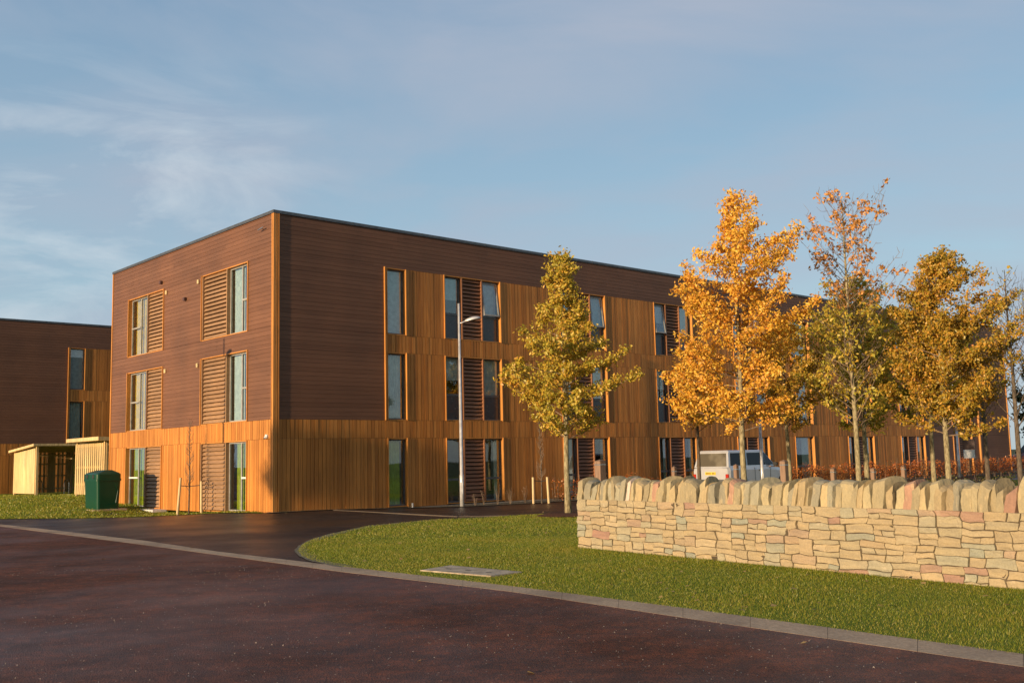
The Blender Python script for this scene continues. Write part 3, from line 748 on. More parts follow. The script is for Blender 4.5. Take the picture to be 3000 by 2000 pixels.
def make_tree(label, group, base, H, r0, prof, nb, cb, leafmat, seed, size=.105, per=19, clus=.095, barkmat='bark', twigs=7, lean=(0, 0), up=(.35, .9), sparse_above=None, leafmat2=None, cat='tree', keep=1.0, name='autumn_tree', frac=1):
    rng = random.Random(seed); nr = np.random.default_rng(seed)
    bx, by = base; root = empty(name, (bx, by, gz(bx, by)), 0, label, cat, group)
    tr = MB(); npt = 12; tp = []; rad = []
    for i in range(npt + 1):
        t = i / npt; w = .05 * H / 8
        tp.append(Vector((lean[0] * t + w * noise.noise(Vector((t * 3, seed, 0))), lean[1] * t + w * noise.noise(Vector((t * 3, seed, 9))), H * .97 * t)))
        rad.append(r0 * (1.25 if i == 0 else 1) * (1 - t) ** .85 + .008)
    tr.tube(tp, rad, 10)
    def trunk_at(z):
        t = max(0, min(1, z / (H * .97))) * npt; i = min(npt - 1, int(t)); return tp[i].lerp(tp[i + 1], t - i)
    br = MB(); pts = []
    bare = keep < .5
    pts2 = []
    def cluster(p, n, sg):
        n = int(n)
        if n > 0: (pts2 if sparse_above and p[2] > sparse_above else pts).append(np.array(p) + nr.normal(size=(n, 3)) * sg * np.array([1, 1, .8]))
    for i in range(nb):
        t = (i + rng.random() * .8) / nb
        z0 = cb - .1 + (H - cb) * .95 * t
        az = i * 2.39996 + rng.uniform(-.5, .5)
        upk = rng.uniform(*up)
        zz = z0 + .45
        Rl, Rr = interp(prof, zz, 1), interp(prof, zz, 2)
        Renv = Rl + (Rr - Rl) * (.5 + .5 * math.cos(az))
        Rad = max(.12, Renv * (rng.uniform(.8, 1.12) if rng.random() < .55 else rng.uniform(.4, .8)))
        z1 = min(H - .02, z0 + Rad * upk)
        st = trunk_at(z0); en = Vector((st.x + Rad * math.cos(az), st.y + Rad * math.sin(az), z1))
        mid = st.lerp(en, .5) + Vector((0, 0, -.08 * Rad)) + Vector((rng.uniform(-.12, .12), rng.uniform(-.12, .12), 0)) * Rad
        q = [st, st.lerp(mid, .5) + Vector((0, 0, .02)), mid, mid.lerp(en, .55) + Vector((0, 0, -.02 * Rad)), en]
        rb = max(.007, r0 * .28 * (Rad / 2) ** .5 * (1 - t * .5)); br.tube(q, [rb, rb * .8, rb * .6, rb * .4, .004], 5, False)
        nt = max(2, int(twigs * Rad / 1.3 + .5) + 1); dr = (en - st).normalized()
        for kx in range(nt):
            u = min(1, .22 + .78 * (kx + .3 + rng.random() * .7) / nt)
            seg = min(3, int(u * 4)); p = q[seg].lerp(q[seg + 1], u * 4 - seg)
            rv = Vector((rng.gauss(0, 1), rng.gauss(0, 1), rng.gauss(.45, .7))).normalized()
            tl = rng.uniform(.14, .36) * (1.25 - .6 * u); d2 = (dr * .55 + rv).normalized(); e2 = p + d2 * tl
            br.tube([p, p.lerp(e2, .5) + rv * .015, e2], [.007, .005, .003], 4, False)
            if bare and rng.random() < .5:
                e3 = e2 + (dr + Vector((rng.gauss(0, .4), rng.gauss(0, .4), .5))).normalized() * rng.uniform(.15, .3); br.tube([e2, e3], [.004, .002], 4, False)
            if rng.random() > (.36 if sparse_above and e2.z < sparse_above else keep): continue
            cluster(e2, per * rng.uniform(.6, 1.3), clus * rng.uniform(.7, 1.15)); cluster(p.lerp(e2, .4), per * .45, clus * .7)
        if rng.random() < keep: cluster(en, per * rng.uniform(.7, 1.4), clus)
    for i in range(5):
        p = trunk_at(H * (.86 + .028 * i)) + Vector((rng.gauss(0, .05), rng.gauss(0, .05), .02))
        if rng.random() < keep: cluster(p, per * .7, clus * .7)
    tr.build('trunk', M[barkmat], root, smooth=True); br.build('branches', M['twig' if barkmat == 'bark' else barkmat], root, smooth=True)
    if pts2: V, F = leaves_arrays(np.concatenate(pts2), size, nr); np_mesh('crown', V, F, M[leafmat2], root)
    if pts:
        P = np.concatenate(pts)
        if len(P): V, F = leaves_arrays(P, size, nr); np_mesh('crown', V, F, M[leafmat], root)
    return root

GR = 'autumn trees behind the stone wall'
P1 = [(2.1, .6, .9), (2.8, 1.4, 1.4), (3.3, 1.85, 1.5), (3.9, 1.85, 2.0), (4.3, 1.6, 1.4), (5.2, 1.35, 1.1), (6.0, .85, .65), (6.6, .35, .5), (7.2, .45, .35), (7.7, .15, .15)]
make_tree('small yellow-green oak with a slim pale trunk, at the left end of the stone wall', None, (1.48, 29.2), 7.8, .082, P1, 70, 2.15, 'leaf_gold_green', 104, per=25, twigs=9, up=(.15, .8))
P2 = [(2.2, .9, .8), (3.2, 1.9, 1.9), (4.0, 2.0, 2.0), (4.8, 2.0, 2.1), (5.5, 1.95, 2.3), (6.2, 1.7, 2.2), (7.0, 1.4, 1.85), (7.7, .7, 1.45), (8.1, .4, .9), (8.8, .15, .7), (9.3, .1, .1)]
make_tree('tallest bright orange oak, its trunk in front of the silver car', GR, (6.44, 29), 9.4, .080, P2, 90, 2.3, 'leaf_orange', 202, per=21, twigs=9, up=(.2, .85))
P3 = [(2.2, 1.0, .9), (3.4, 1.5, 1.4), (5, 1.4, 1.5), (6.0, 1.2, 1.6), (6.8, 1.2, 1.8), (7.7, 1.1, 1.95), (8.2, 1.0, 1.4), (9.0, .8, .5), (9.5, .2, .2)]
make_tree('tall tree, sparse rust leaves on its bare upper branches and olive leaves below', GR, (9.97, 30), 9.45, .078, P3, 84, 2.3, 'leaf_olive', 303, per=9, twigs=9, clus=.085, size=.13, keep=.26, sparse_above=5.9, leafmat2='leaf_rust', up=(.7, 1.5), barkmat='bark')
P4 = [(1.9, .7, .6), (2.5, 1.5, 1.7), (3.6, 1.65, 2.1), (4.6, 1.55, 2.5), (5.1, 1.35, 2.2), (6.0, 1.2, 1.7), (6.8, .7, 1.1), (7.4, .2, .6)]
make_tree('broad olive and gold oak, rightmost leafy crown above the wall', GR, (12.58, 30), 7.6, .085, P4, 98, 2.1, 'leaf_olive_gold', 404, per=24, twigs=9, up=(.2, .85))
P6 = [(2.0, .8, .8), (3, 1.9, 1.9), (4.5, 2.2, 2.1), (6, 1.9, 1.9), (7, 1.0, 1.2), (7.8, .3, .3)]
make_tree('dark olive tree growing behind the tall sparse-topped tree', GR, (12.25, 36), 7.9, .085, P6, 76, 2.3, 'leaf_olive', 505, per=15, twigs=8, size=.13)
make_tree('rusty olive tree behind the gap left of the broad olive oak', GR, (15.0, 37), 7.2, .085, [(2.0, .7, .7), (3, 1.9, 1.7), (5, 1.9, 1.7), (6, 1.3, 1.3), (7.2, .3, .3)], 66, 2.4, 'leaf_olive', 606, per=16, twigs=8, size=.13)
make_tree('smaller amber tree just right of the silver car', GR, (9.82, 37), 6.6, .075, [(2.2, .6, .6), (3, 1.4, 1.6), (4.5, 1.5, 1.7), (5.6, 1.0, 1.0), (6.6, .2, .2)], 56, 2.4, 'leaf_olive_gold', 707, per=15, twigs=8, size=.13)
make_tree('small orange tree with dark trunk just left of the silver car', GR, (6.6, 37), 5.4, .07, [(2.0, .5, .5), (3, 1.0, 1.0), (4.2, 1.1, 1.1), (5.4, .2, .2)], 40, 2.5, 'leaf_orange', 808, per=15, twigs=8, size=.13, barkmat='bark_dark')
make_tree('nearly bare tree at the right edge with a pale trunk above the wall', GR, (14.18, 29), 6.9, .075, [(1.9, .6, .8), (3, 1.1, 1.5), (4, 1.1, 1.5), (5.5, .6, 1.0), (6.9, .2, .2)], 40, 2.2, 'leaf_olive', 909, per=4, twigs=8, keep=.14, up=(.9, 1.8), barkmat='bark_dark')
make_tree('bare dark tree behind the hedge near the far building corner', GR, (18.3, 40), 7.5, .09, [(2.2, .6, .8), (3.5, 1.5, 1.5), (5, 1.4, 1.4), (7.5, .2, .2)], 46, 2.6, 'leaf_rust', 1001, per=4, twigs=9, keep=.15, up=(.8, 1.6), barkmat='bark_dark')
make_tree('tall bare tree at the right edge, thin twigs rising above the olive oak', None, (23.5, 46.5), 9.0, .10, [(2, .8, .8), (4, 1.8, 1.8), (6, 1.5, 1.5), (9, .3, .3)], 56, 2.4, 'leaf_olive', 1100, per=4, twigs=9, keep=.12, up=(.9, 1.8), barkmat='bark_dark')
for i, (x, y, h) in enumerate(((39.0, 74, 9.5), (43.5, 79, 10.5), (47, 86, 9.5))):
    make_tree('dark leafy tree beyond the far end of the long facade, at the right edge', 'dark trees beyond the far building end', (x, y), h, .14, [(.8, 1.8, 1.8), (3, 2.4, 2.4), (6, 2.2, 2.2), (h, .4, .4)], 60, .9, 'leaf_low', 1200 + i, per=16, twigs=7, size=.3, clus=.25, barkmat='bark_dark')

def sapling(label, x, y, h, seed, stakes):
    rng = random.Random(seed); root = empty('young_tree', (x, y, gz(x, y)), 0, label, 'young tree', 'young bare trees beside the building')
    m = MB(); m.tube([(0, 0, 0), (.02, 0, h * .4), (-.01, .01, h * .75), (0, 0, h)], [.028, .02, .012, .004], 7); m.build('trunk', M['bark_dark'], root)
    b = MB()
    for i in range(34):
        z = h * (.25 + .72 * i / 34); a = rng.uniform(0, 6.28); L = rng.uniform(.25, .5) * (1.15 - z / h)
        e = Vector((math.cos(a) * L * .5, math.sin(a) * L * .5, z + L)); b.tube([(0, 0, z), Vector((0, 0, z)).lerp(e, .5) + Vector((math.cos(a), math.sin(a), 0)) * .06, e], [.010, .008, .005], 4); b.tube([Vector((0, 0, z)).lerp(e, .5), Vector((0, 0, z)).lerp(e, .5) + Vector((math.cos(a + 1) * .12, math.sin(a + 1) * .1, .2))], [.006, .004], 4)
    b.build('branches', M['twig'], root)
    for sx, hh, tl in stakes:
        st = empty('tree_stake', (x + sx, y - abs(sx) * .0 - .08, gz(x + sx, y)), 0, None)
        bpy.data.objects.remove(st)
        s = MB(); s.tube([(0, 0, -.05), (tl, 0, hh)], [.045, .042], 9); o = s.build('tree_stake', M['stake'], None, loc=(x + sx, y - .1, gz(x + sx, y)))
        tag(o, ('round timber stake %s the young bare tree %s' % ('left of' if sx < 0 else 'right of', 'in front of the short facade' if x < -5 else 'by the orange shrubs')), 'stake', 'stakes beside the young trees')
    t = MB(); zt = min(s[1] for s in stakes) - .12
    t.tube([(stakes[0][0] + stakes[0][2], -.1, zt), (0, -.02, zt - .03), (stakes[1][0] + stakes[1][2], -.1, zt)], .014, 6); t.build('tree_tie', M['black'], root)
sapling('young bare tree held by two stakes in front of the short orange facade', -11.25, 35.6, 3.3, 5, ((-.36, 1.28, .1), (.47, 1.12, -.02)))
sapling('young bare tree held by two stakes beside the orange shrubs', .95, 37.9, 3.1, 6, ((-.30, .95, .0), (.26, .95, -.04)))

def hedge(name, label, path, width, height, mat, seed, dens=900, size=.07, cat='hedge'):
    rng = random.Random(seed); nr = np.random.default_rng(seed); P = []
    root = empty(name, (path[0].x, path[0].y, gz(path[0].x, path[0].y)), 0, label, cat); st = MB(); o = path[0]
    for a, b in zip(path[:-1], path[1:]):
        L = (b - a).length; d = (b - a).normalized(); n_ = Vector((d.y, -d.x, 0)); n = int(L * width * height * dens)
        u = nr.uniform(0, L, n); v = nr.uniform(-.5, .5, n); w = nr.uniform(0, 1, n) ** .7
        for i in range(n):
            hh = height * (.78 + .42 * noise.noise(Vector((u[i] * .9 + a.x, seed, 0))) + .25 * noise.noise(Vector((u[i] * 4 + a.x, seed, 5))))
            dens_n = noise.noise(Vector((u[i] * 2.5 + a.x, v[i] * 3, w[i] * 3)))
            if dens_n < -.22: continue
            p = a - o + d * u[i] + n_ * (v[i] * width * (1 - .3 * w[i])); P.append((p.x, p.y, hh * w[i] + .02))
        for i in range(int(L * 7)):
            p = a - o + d * rng.uniform(0, L) + n_ * rng.uniform(-.35, .35) * width; e = p + Vector((rng.uniform(-.12, .12), rng.uniform(-.12, .12), height * rng.uniform(.6, 1.12)))
            st.tube([p, p.lerp(e, .5) + Vector((.02, .01, 0)), e], [.008, .006, .003], 4, False)
    tag(st.build('stems', M['twig'], root), kind='stuff'); V, F = leaves_arrays(np.array(P), size, nr, aspect=.65); np_mesh('foliage', V, F, M[mat], root)
    return root
hedge('beech_hedge', 'low orange beech shrubs beside the young staked tree against the long facade', [FW(11.4, 1.05), FW(17.5, 1.1)], .7, .95, 'leaf_beech', 31, 420)
hedge('beech_hedge', 'long low beech hedge with orange leaves running along the far half of the long facade', [FW(22.5, 1.6), FW(40, 1.9), FW(62, 2.2)], .9, 1.12, 'leaf_beech', 32, 420, .085)
hedge('ground_shrubs', 'dark green and rust low shrubs in front of the beech hedge at the right', [Vector((15.6, 39.5, 0)), Vector((22, 42, 0)), Vector((31, 50, 0))], 1.2, .62, 'leaf_low', 33, 330, .09, 'shrubs')
# dry perennial stalks by the facade
for i, (x, y, h) in enumerate(((-1.15, 37.3, .55), (-.65, 37.4, .62), (-.2, 37.6, .5), (-1.9 + .45, 37.0, .35), (.35, 38.2, .55))):
    rng = random.Random(i + 60); m = MB()
    for j in range(11):
        a = rng.uniform(0, 6.28); e = Vector((math.cos(a) * rng.uniform(.05, .16), math.sin(a) * .12, h * rng.uniform(.6, 1.1))); m.tube([(math.cos(a) * .02, math.sin(a) * .02, -.02), e * .5 + Vector((0, 0, .05)), e], [.004, .0035, .002], 4)
        m.tube([e, e + Vector((.0, 0, .025))], [.010, .005], 5)
    o = m.build('dry_stalks', M['twig'], None, loc=(x, y, gz(x, y) + .02))
    tag(o, '%s of five clumps of dry stalks right of the first lamp post' % ['second from left', 'middle one', 'fourth from left', 'leftmost', 'rightmost'][i], 'dry plant', 'dry stalks along the facade')

# grass blades (uncountable)
def in_poly(x, y, poly):
    c = np.zeros(len(x), bool); j = len(poly) - 1
    for i in range(len(poly)):
        xi, yi = poly[i]; xj, yj = poly[j]
        k_ = ((yi > y) != (yj > y)) & (x < (xj - xi) * (y - yi) / (yj - yi + 1e-12) + xi); c ^= k_; j = i
    return c
def grass(name, poly, bounds, n, h, w, seed, z):
    nr = np.random.default_rng(seed); x = nr.uniform(bounds[0], bounds[1], n); y = nr.uniform(bounds[2], bounds[3], n)
    k_ = in_poly(x, y, poly)
    # keep the slab and the wall footprint clear
    k_ &= ~in_poly(x, y, [(-1.47, 15.55), (-1.05, 16.18), (.09, 15.02), (-.36, 14.55)])
    wd = np.array([4.71, -6.9]) / 8.354; wn = np.array([-wd[1], wd[0]])
    al = (x - 1.12) * wd[0] + (y - 18.96) * wd[1]; ac = (x - 1.12) * wn[0] + (y - 18.96) * wn[1]
    k_ &= ~((al > 0) & (ac > 0.0) & (ac < .5))
    dist = np.hypot(x, y); u = x / np.maximum(y, .1)
    k_ &= (np.abs(u) < .56) & (y > 3)
    x, y, dist = x[k_], y[k_], dist[k_]; m = len(x)
    hh = h * nr.uniform(.5, 1.3, m) * (1 + .35 * np.sin(x * 1.7) * np.cos(y * 1.3)); ww = w * (dist / 14) ** .8 * nr.uniform(.7, 1.3, m)
    a = nr.uniform(0, 2 * np.pi, m); la = nr.uniform(0, 2 * np.pi, m); ln = hh * nr.uniform(.1, .8, m)
    zz = np.array([gz(p, q) for p, q in zip(x, y)]) + z
    B = np.stack([x, y, zz], 1); s = np.stack([np.cos(a) * ww / 2, np.sin(a) * ww / 2, np.zeros(m)], 1); T = B + np.stack([np.cos(la) * ln, np.sin(la) * ln, hh], 1)
    V = np.stack([B - s, B + s, T], 1).reshape(-1, 3); F = np.arange(m * 3).reshape(-1, 3)
    o = np_mesh(name, V, F, M['grass']); tag(o, 'short rough lawn grass, green with yellowed patches', 'grass', None, 'stuff'); return o
ISLG = ISL[:12] + [(4, 31.3), (9, 34), (14, 34), (14, 5)] + ISL[19:]
grass('grass', ISLG, (-4.6, 10, 5.2, 22), 620000, .027, .0065, 1, .005)
o_ = grass('grass', ISLG, (-4.6, 12, 22, 34), 150000, .030, .009, 2, .005); o_['label'] = 'short lawn grass on the far rounded end of the lawn under the first oak'
o_ = grass('grass', FL0, (-28, -8, 33, 52), 60000, .05, .014, 3, .015); o_['label'] = 'short lawn grass beside the green bin and bicycle shelter'

def scatter(name, label, cat, pts, size, mat, seed, zoff):
    nr = np.random.default_rng(seed); n = len(pts); P = np.array([(p[0], p[1], gz(*p) + zoff) for p in pts]); a = nr.uniform(0, 2 * np.pi, n); L = size * nr.uniform(.5, 1.3, n)
    A = np.stack([np.cos(a), np.sin(a), nr.uniform(-.3, .5, n)], 1) * L[:, None] * .5; B = np.stack([-np.sin(a), np.cos(a), nr.uniform(-.3, .5, n)], 1) * L[:, None] * .35
    V = np.stack([P - A, P + B + [0, 0, .008], P + A, P - B + [0, 0, .012]], 1).reshape(-1, 3); V[:, 2] = np.maximum(V[:, 2], np.repeat(P[:, 2], 4))
    F = np.arange(n * 4).reshape(-1, 4); o = np_mesh(name, V, F, mat); tag(o, label, cat, None, 'stuff'); return o
rng = random.Random(9)
pts = [(rng.uniform(-4, 6), rng.uniform(9, 30)) for _ in range(1100)]
ok = in_poly(np.array([p[0] for p in pts]), np.array([p[1] for p in pts]), ISLG)
def offwall(p):
    wdx, wdy = 4.71 / 8.354, -6.9 / 8.354; al = (p[0] - 1.12) * wdx + (p[1] - 18.96) * wdy; ac = -(p[0] - 1.12) * wdy + (p[1] - 18.96) * wdx
    return not (al > -.1 and -.05 < ac < .6)
pts = [p for p, q in zip(pts, ok) if q and offwall(p)][:270] + [(1.5 + rng.gauss(0, .7), 29.1 + rng.gauss(0, .9)) for _ in range(110)]
scatter('fallen_leaves', 'dry fallen leaves scattered on the lawn', 'leaves', pts, .075, M['leaf_dry'], 3, .042)
pts = [(rng.uniform(-8, 6), rng.uniform(5.5, 18)) for _ in range(2600)]
ok = in_poly(np.array([p[0] for p in pts]), np.array([p[1] for p in pts]), SB + [(19, -30), (-90, -30), (-90, 85)])
wgt = [p for p, q in zip(pts, ok) if q and (noise.noise(Vector((p[0] * .4, p[1] * .4, 0))) + .02 * p[0] > -.05)]
scatter('road_grit', 'pale grit and stone chips scattered on the reddish road', 'grit', wgt[:1000], .016, simple('pale_grit', (.42, .34, .27), .8), 4, .012)
pts = [(rng.uniform(-8, 4), rng.uniform(6, 34)) for _ in range(60)]
scatter('road_leaves', 'a few dry leaves lying on the road surface', 'leaves', [p for p in pts if p[0] < 1.0 - (p[1] - 13) * .9 or p[1] > 31][:26], .07, M['leaf_dry'], 5, .014)

# ------------------------------------------------------------------ street furniture
def lamp_post(label, x, y, h, az, zb=None):
    z = gz(x, y) if zb is None else zb
    root = empty('lamp_post', (x, y, z), az, label, 'lamp post', 'tall pale lamp posts')
    m = MB(); m.tube([(0, 0, -.05), (0, 0, 1.1), (0, 0, 1.12), (0, 0, h)], [.078, .075, .062, .04], 16); m.build('pole', M['galv'], root, smooth=True)
    m = MB(); m.box(-.04, .04, -.081, -.07, .45, .85); m.build('access_door', M['galv'], root)
    ha = h - .72; m = MB(); m.tube([(0, 0, ha), (.12, 0, ha + .03), (.24, 0, ha + .1)], .024, 10); m.build('arm', M['galv'], root, smooth=True)
    bm = bmesh.new(); bmesh.ops.create_uvsphere(bm, u_segments=18, v_segments=10, radius=1)
    for v in bm.verts:
        if v.co.z < -.15: v.co.z = -.15
        v.co = Vector((v.co.x * .29 * (1 if v.co.x > 0 else 1.1), v.co.y * .15 * (1 - .35 * max(0, -v.co.x)), v.co.z * .11)); v.co = Matrix.Rotation(R(-12), 3, 'Y') @ v.co + Vector((.50, 0, ha + .13))
    me = bpy.data.meshes.new('lamp_head'); bm.to_mesh(me); bm.free(); me.materials.append(M['galv']); me.polygons.foreach_set('use_smooth', [True] * len(me.polygons))
    o = bpy.data.objects.new('lamp_head', me); COL.objects.link(o); o.parent = root
    m = MB(); m.box(-.2, .2, -.09, .09, -.012, 0); l = m.build('lens', M['coping'], o, bevel=.005); l.location = (.5, 0, ha + .108); l.rotation_euler = (0, R(-12), 0)
    return root
lamp_post('slim white lamp post in front of the louvred windows near the building corner', -1.88, 36.32, 7.2, R(2))
lamp_post('slim white lamp post behind the orange oak and the silver car', 9.62, 40.2, 7.2, R(2))
lamp_post('slim white lamp post seen under the olive oak at the right', 21.5, 50, 7.2, R(2), .3)
# this one stands just outside the frame; its shadow falls on the shutters of the short facade
lamp_post('slim lamp post left of the frame that shades the short facade shutters', -16.15, 28.35, 7.1, R(2))

def bollard(label, x, y, h, w, rot=RZ):
    root = empty('timber_bollard', (x, y, 0), rot, label, 'bollard', 'timber bollards behind the wall')
    m = MB(); m.box(-w / 2, w / 2, -w / 2, w / 2, -.05, h - .05); m.build('post', M['post'], root, bevel=.008)
    m = MB(); m.add([(-w / 2 - .008, -w / 2 - .008, h - .048), (w / 2 + .008, -w / 2 - .008, h - .048), (w / 2 + .008, w / 2 + .008, h - .048), (-w / 2 - .008, w / 2 + .008, h - .048), (0, 0, h)], [(0, 3, 2, 1), (0, 1, 4), (1, 2, 4), (2, 3, 4), (3, 0, 4)]); m.build('cap', M['post'], root)
    m = MB(); m.box(-w / 2 - .004, w / 2 + .004, -w / 2 - .004, w / 2 + .004, h - .17, h - .14); m.build('band', M['steel'], root)
bollard('thick square timber bollard behind the first coping stones of the wall', 2.56, 31, 1.56, .24)
bollard('thin timber bollard in front of the louvred ground floor window left of the car', 4.78, 31, 1.31, .11)
bollard('timber bollard in front of the silver car beside its number plate', 6.64, 31, 1.33, .12)
bollard('timber bollard with a band at the bonnet end of the silver car', 8.24, 31.6, 1.42, .19)
bollard('low timber bollard before the hedge, leftmost of the three right of the car', 11.09, 36, 1.08, .15)
bollard('low timber bollard before the hedge, middle of the three right of the car', 12.48, 36, 1.05, .15)
bollard('low timber bollard before the hedge, rightmost of the three right of the car', 14.9, 39.6, 1.05, .15)
# small sign
sg = empty('site_sign', (22.05, 50, .3), R(-25), 'small sign on a post, brown above and white below, seen under the olive oak', 'sign')
m = MB(); m.box(-.03, .03, .02, .06, 0, 1.8); m.build('post', M['post'], sg)
m = MB(); m.box(-.28, .28, -.01, .015, 1.28, 1.78); m.build('upper_panel', M['red_sign'], sg); m = MB(); m.box(-.25, .25, -.014, .015, .86, 1.27); m.build('lower_panel', M['white'], sg)

# green recycling bin
bn = empty('recycling_bin', (-15.38, 38.45, gz(-15, 38.4)), RZ, 'dark green plastic recycling bin on a slab at the short facade', 'bin')
# local x along D, y along inward LD
def rrect(x0, x1, y0, y1, r, n=4):
    p = []
    for cx, cy, a0 in ((x1 - r, y1 - r, 0), (x0 + r, y1 - r, 90), (x0 + r, y0 + r, 180), (x1 - r, y0 + r, 270)):
        for i in range(n + 1): a = R(a0 + 90 * i / n); p.append((cx + r * math.cos(a), cy + r * math.sin(a)))
    return p
def loft(m, secs):
    n = len(secs[0][0]); vs = []
    for pl_, z in secs: vs += [(p[0], p[1], z) for p in pl_]
    fs = [(i * n + k, i * n + (k + 1) % n, (i + 1) * n + (k + 1) % n, (i + 1) * n + k) for i in range(len(secs) - 1) for k in range(n)]
    fs += [tuple(range(n - 1, -1, -1)), tuple((len(secs) - 1) * n + k for k in range(n))]; m.add(vs, fs)
m = MB(); loft(m, [(rrect(-.40, .40, -.62, .62, .09), .03), (rrect(-.44, .44, -.66, .66, .09), 1.05)]); m.build('body', M['bin'], bn, smooth=False)
m = MB(); loft(m, [(rrect(-.465, .465, -.685, .685, .1), 1.052), (rrect(-.465, .465, -.685, .685, .1), 1.12), (rrect(-.45, .45, -.67, .67, .1), 1.13), (rrect(-.45, .45, -.67, .67, .1), 1.30), (rrect(-.40, .40, -.60, .60, .1), 1.35), (rrect(-.10, .22, -.42, .42, .08), 1.45)]); m.build('lid', M['bin'], bn)
for yy in (-.3, .3):
    m = MB(); m.tube([(-.461, yy, 1.22), (-.452, yy, 1.22)], .085, 16); m.build('opening', M['black'], bn)
m = MB(); m.tube([(-.1, -.665, .15), (.25, -.672, .25), (.32, -.675, .7), (.2, -.68, .95)], .012, 6); m.build('moulding', M['bin'], bn)
m = MB(); m.box(-.62, .62, -.85, .85, -.12, .03); o = m.build('bin_slab', M['concrete'], None, bevel=.01, loc=(-15.38, 38.45, gz(-15, 38.4)), rz=RZ); tag(o, 'thin concrete slab under the green recycling bin', 'slab')

# bicycle shelters
A = Vector((-23.26, 50.0, 0)); zA = .33
sh = empty('bicycle_shelter', (A.x, A.y, zA), RZ, 'open pale timber bicycle shelter with flat roof and slatted back at the left edge', 'shelter')
# local x = D (long side), y = LD (inwards, to the back)
Wd, Ln, Hh = 3.3, 5.6, 2.46
m = MB()
for i in range(11): m.box(-.03, .0, .02 + i * Wd / 11, .02 + (i + 1) * Wd / 11 - .004, .16, Hh - .1 - .2 * (i + .5) / 11)
m.build('end_panel', M['pine'], sh)
for xx in (0, Ln / 2, Ln):
    for yy in (0, Wd): m = MB(); m.box(xx + .002, xx + .11, yy - .05, yy + .06, -.1, Hh - (.22 if yy else 0)); m.build('post', M['pine'], sh)
m = MB(); nsl = 54
for i in range(nsl):
    x0 = .12 + i * (Ln - .15) / nsl
    if i % 9 in (1, 3, 5): continue
    m.box(x0, x0 + .099, Wd + .07, Wd + .09, .12, 2.2)
m.build('back_slats', M['pine'], sh)
m = MB()
for z in (.3, .95, 1.55, 2.0): m.box(.1, Ln, Wd + .02, Wd + .065, z, z + .08)
m.build('rails', M['pine'], sh)
m = MB(); P = [(-.22, -.3, Hh), (Ln + .2, -.3, Hh), (Ln + .2, Wd + .3, Hh - .26), (-.22, Wd + .3, Hh - .26)]
m.add(P + [(p[0], p[1], p[2] + .11) for p in P], [(0, 3, 2, 1), (4, 5, 6, 7), (0, 1, 5, 4), (1, 2, 6, 5), (2, 3, 7, 6), (3, 0, 4, 7)]); m.build('roof', M['pine'], sh)
for i, xx in enumerate((.7, 2.0, 3.4)):
    p = A + D * xx + LD * 1.2; m = MB(); m.tube([(0, 0, -.05), (0, 0, .65), (0, .1, .76), (0, .6, .76), (0, .7, .65), (0, .7, -.05)], .028, 8)
    o = m.build('cycle_stand', M['steel'], None, loc=(p.x, p.y, zA), rz=RZ); tag(o, 'steel hoop cycle stand in the shelter, %s of three' % ['nearest the end panel', 'middle one', 'nearest the bicycle'][i], 'cycle stand', 'cycle stands in the shelter')
bp = A + D * 4.0 + LD * .9; bk = empty('bicycle', (bp.x, bp.y, zA), RZ + R(20), 'bicycle parked inside the timber shelter', 'bicycle')
for yy in (0, 1.02):
    m = MB(); m.tube([(0, yy + .33 * math.cos(a), .34 + .33 * math.sin(a)) for a in [k * math.pi / 10 for k in range(21)]], .018, 6, False); w = m.build('wheel', M['black'], bk)
    m = MB()
    for k in range(8): a = k * math.pi / 4; m.tube([(0, yy, .34), (0, yy + .31 * math.cos(a), .34 + .31 * math.sin(a))], .005, 4)
    m.build('spokes', M['steel'], w)
m = MB()
for a, b in (((0, 1.02, .34), (0, .88, .86)), ((0, .9, .8), (0, .4, .74)), ((0, .9, .76), (0, .45, .3)), ((0, .45, .3), (0, .36, .88)), ((0, 0, .34), (0, .45, .3)), ((0, 0, .34), (0, .39, .74))): m.tube([a, b], .02, 6)
m.build('bicycle_frame', M['white'], bk)
m = MB(); m.box(-.07, .07, .24, .5, .88, .94); m.build('saddle', M['black'], bk, bevel=.02)
m = MB(); m.tube([(-.28, .86, 1.0), (0, .9, .98), (.28, .86, 1.0)], .014, 6); m.tube([(0, .88, .86), (0, .9, .98)], .014, 6); m.build('handlebar', M['steel'], bk)

B = Vector((-20.04, 47.0, 0)); zB = .40; Wf = 3.4
s2 = empty('slatted_bin_store', (B.x, B.y, zB), RZ, 'taller pale timber store with vertical slats between the bicycle shelter and the green bin', 'bin store')
# local: front along -y (towards the building), x = D depth
m = MB(); n = 14
for i in range(n): y0 = -i * Wf / n; m.box(-.02, .01, y0 - .14, y0, .1, 2.34)
m.build('front_slats', M['pine'], s2)
m = MB()
for i in range(18): m.box(.1 + i * .125, .16 + i * .125, -Wf - .03, -Wf - .005, .1, 2.34)
m.build('side_slats', M['pine'], s2)
for xx, yy in ((.02, -.1), (.02, -Wf), (2.3, -.1), (2.3, -Wf)):
    m = MB(); m.box(xx, xx + .1, yy, yy + .1, -.2, 2.44); m.build('post', M['pine'], s2)
for z0_, z1_ in ((2.2, 2.34), (.5, .6), (1.25, 1.35)):
    m = MB(); m.box(.0121, .018, -Wf + .1, -.1, z0_, z1_); m.build('rail', M['pine'], s2)
m = MB(); P = [(-.35, .3, 2.44), (2.6, .3, 2.36), (2.6, -Wf - .25, 2.36), (-.35, -Wf - .25, 2.44)]
m.add(P + [(p[0], p[1], p[2] + .16) for p in P], [(0, 1, 2, 3), (7, 6, 5, 4), (4, 5, 1, 0), (5, 6, 2, 1), (6, 7, 3, 2), (7, 4, 0, 3)]); m.build('roof', M['pine'], s2)

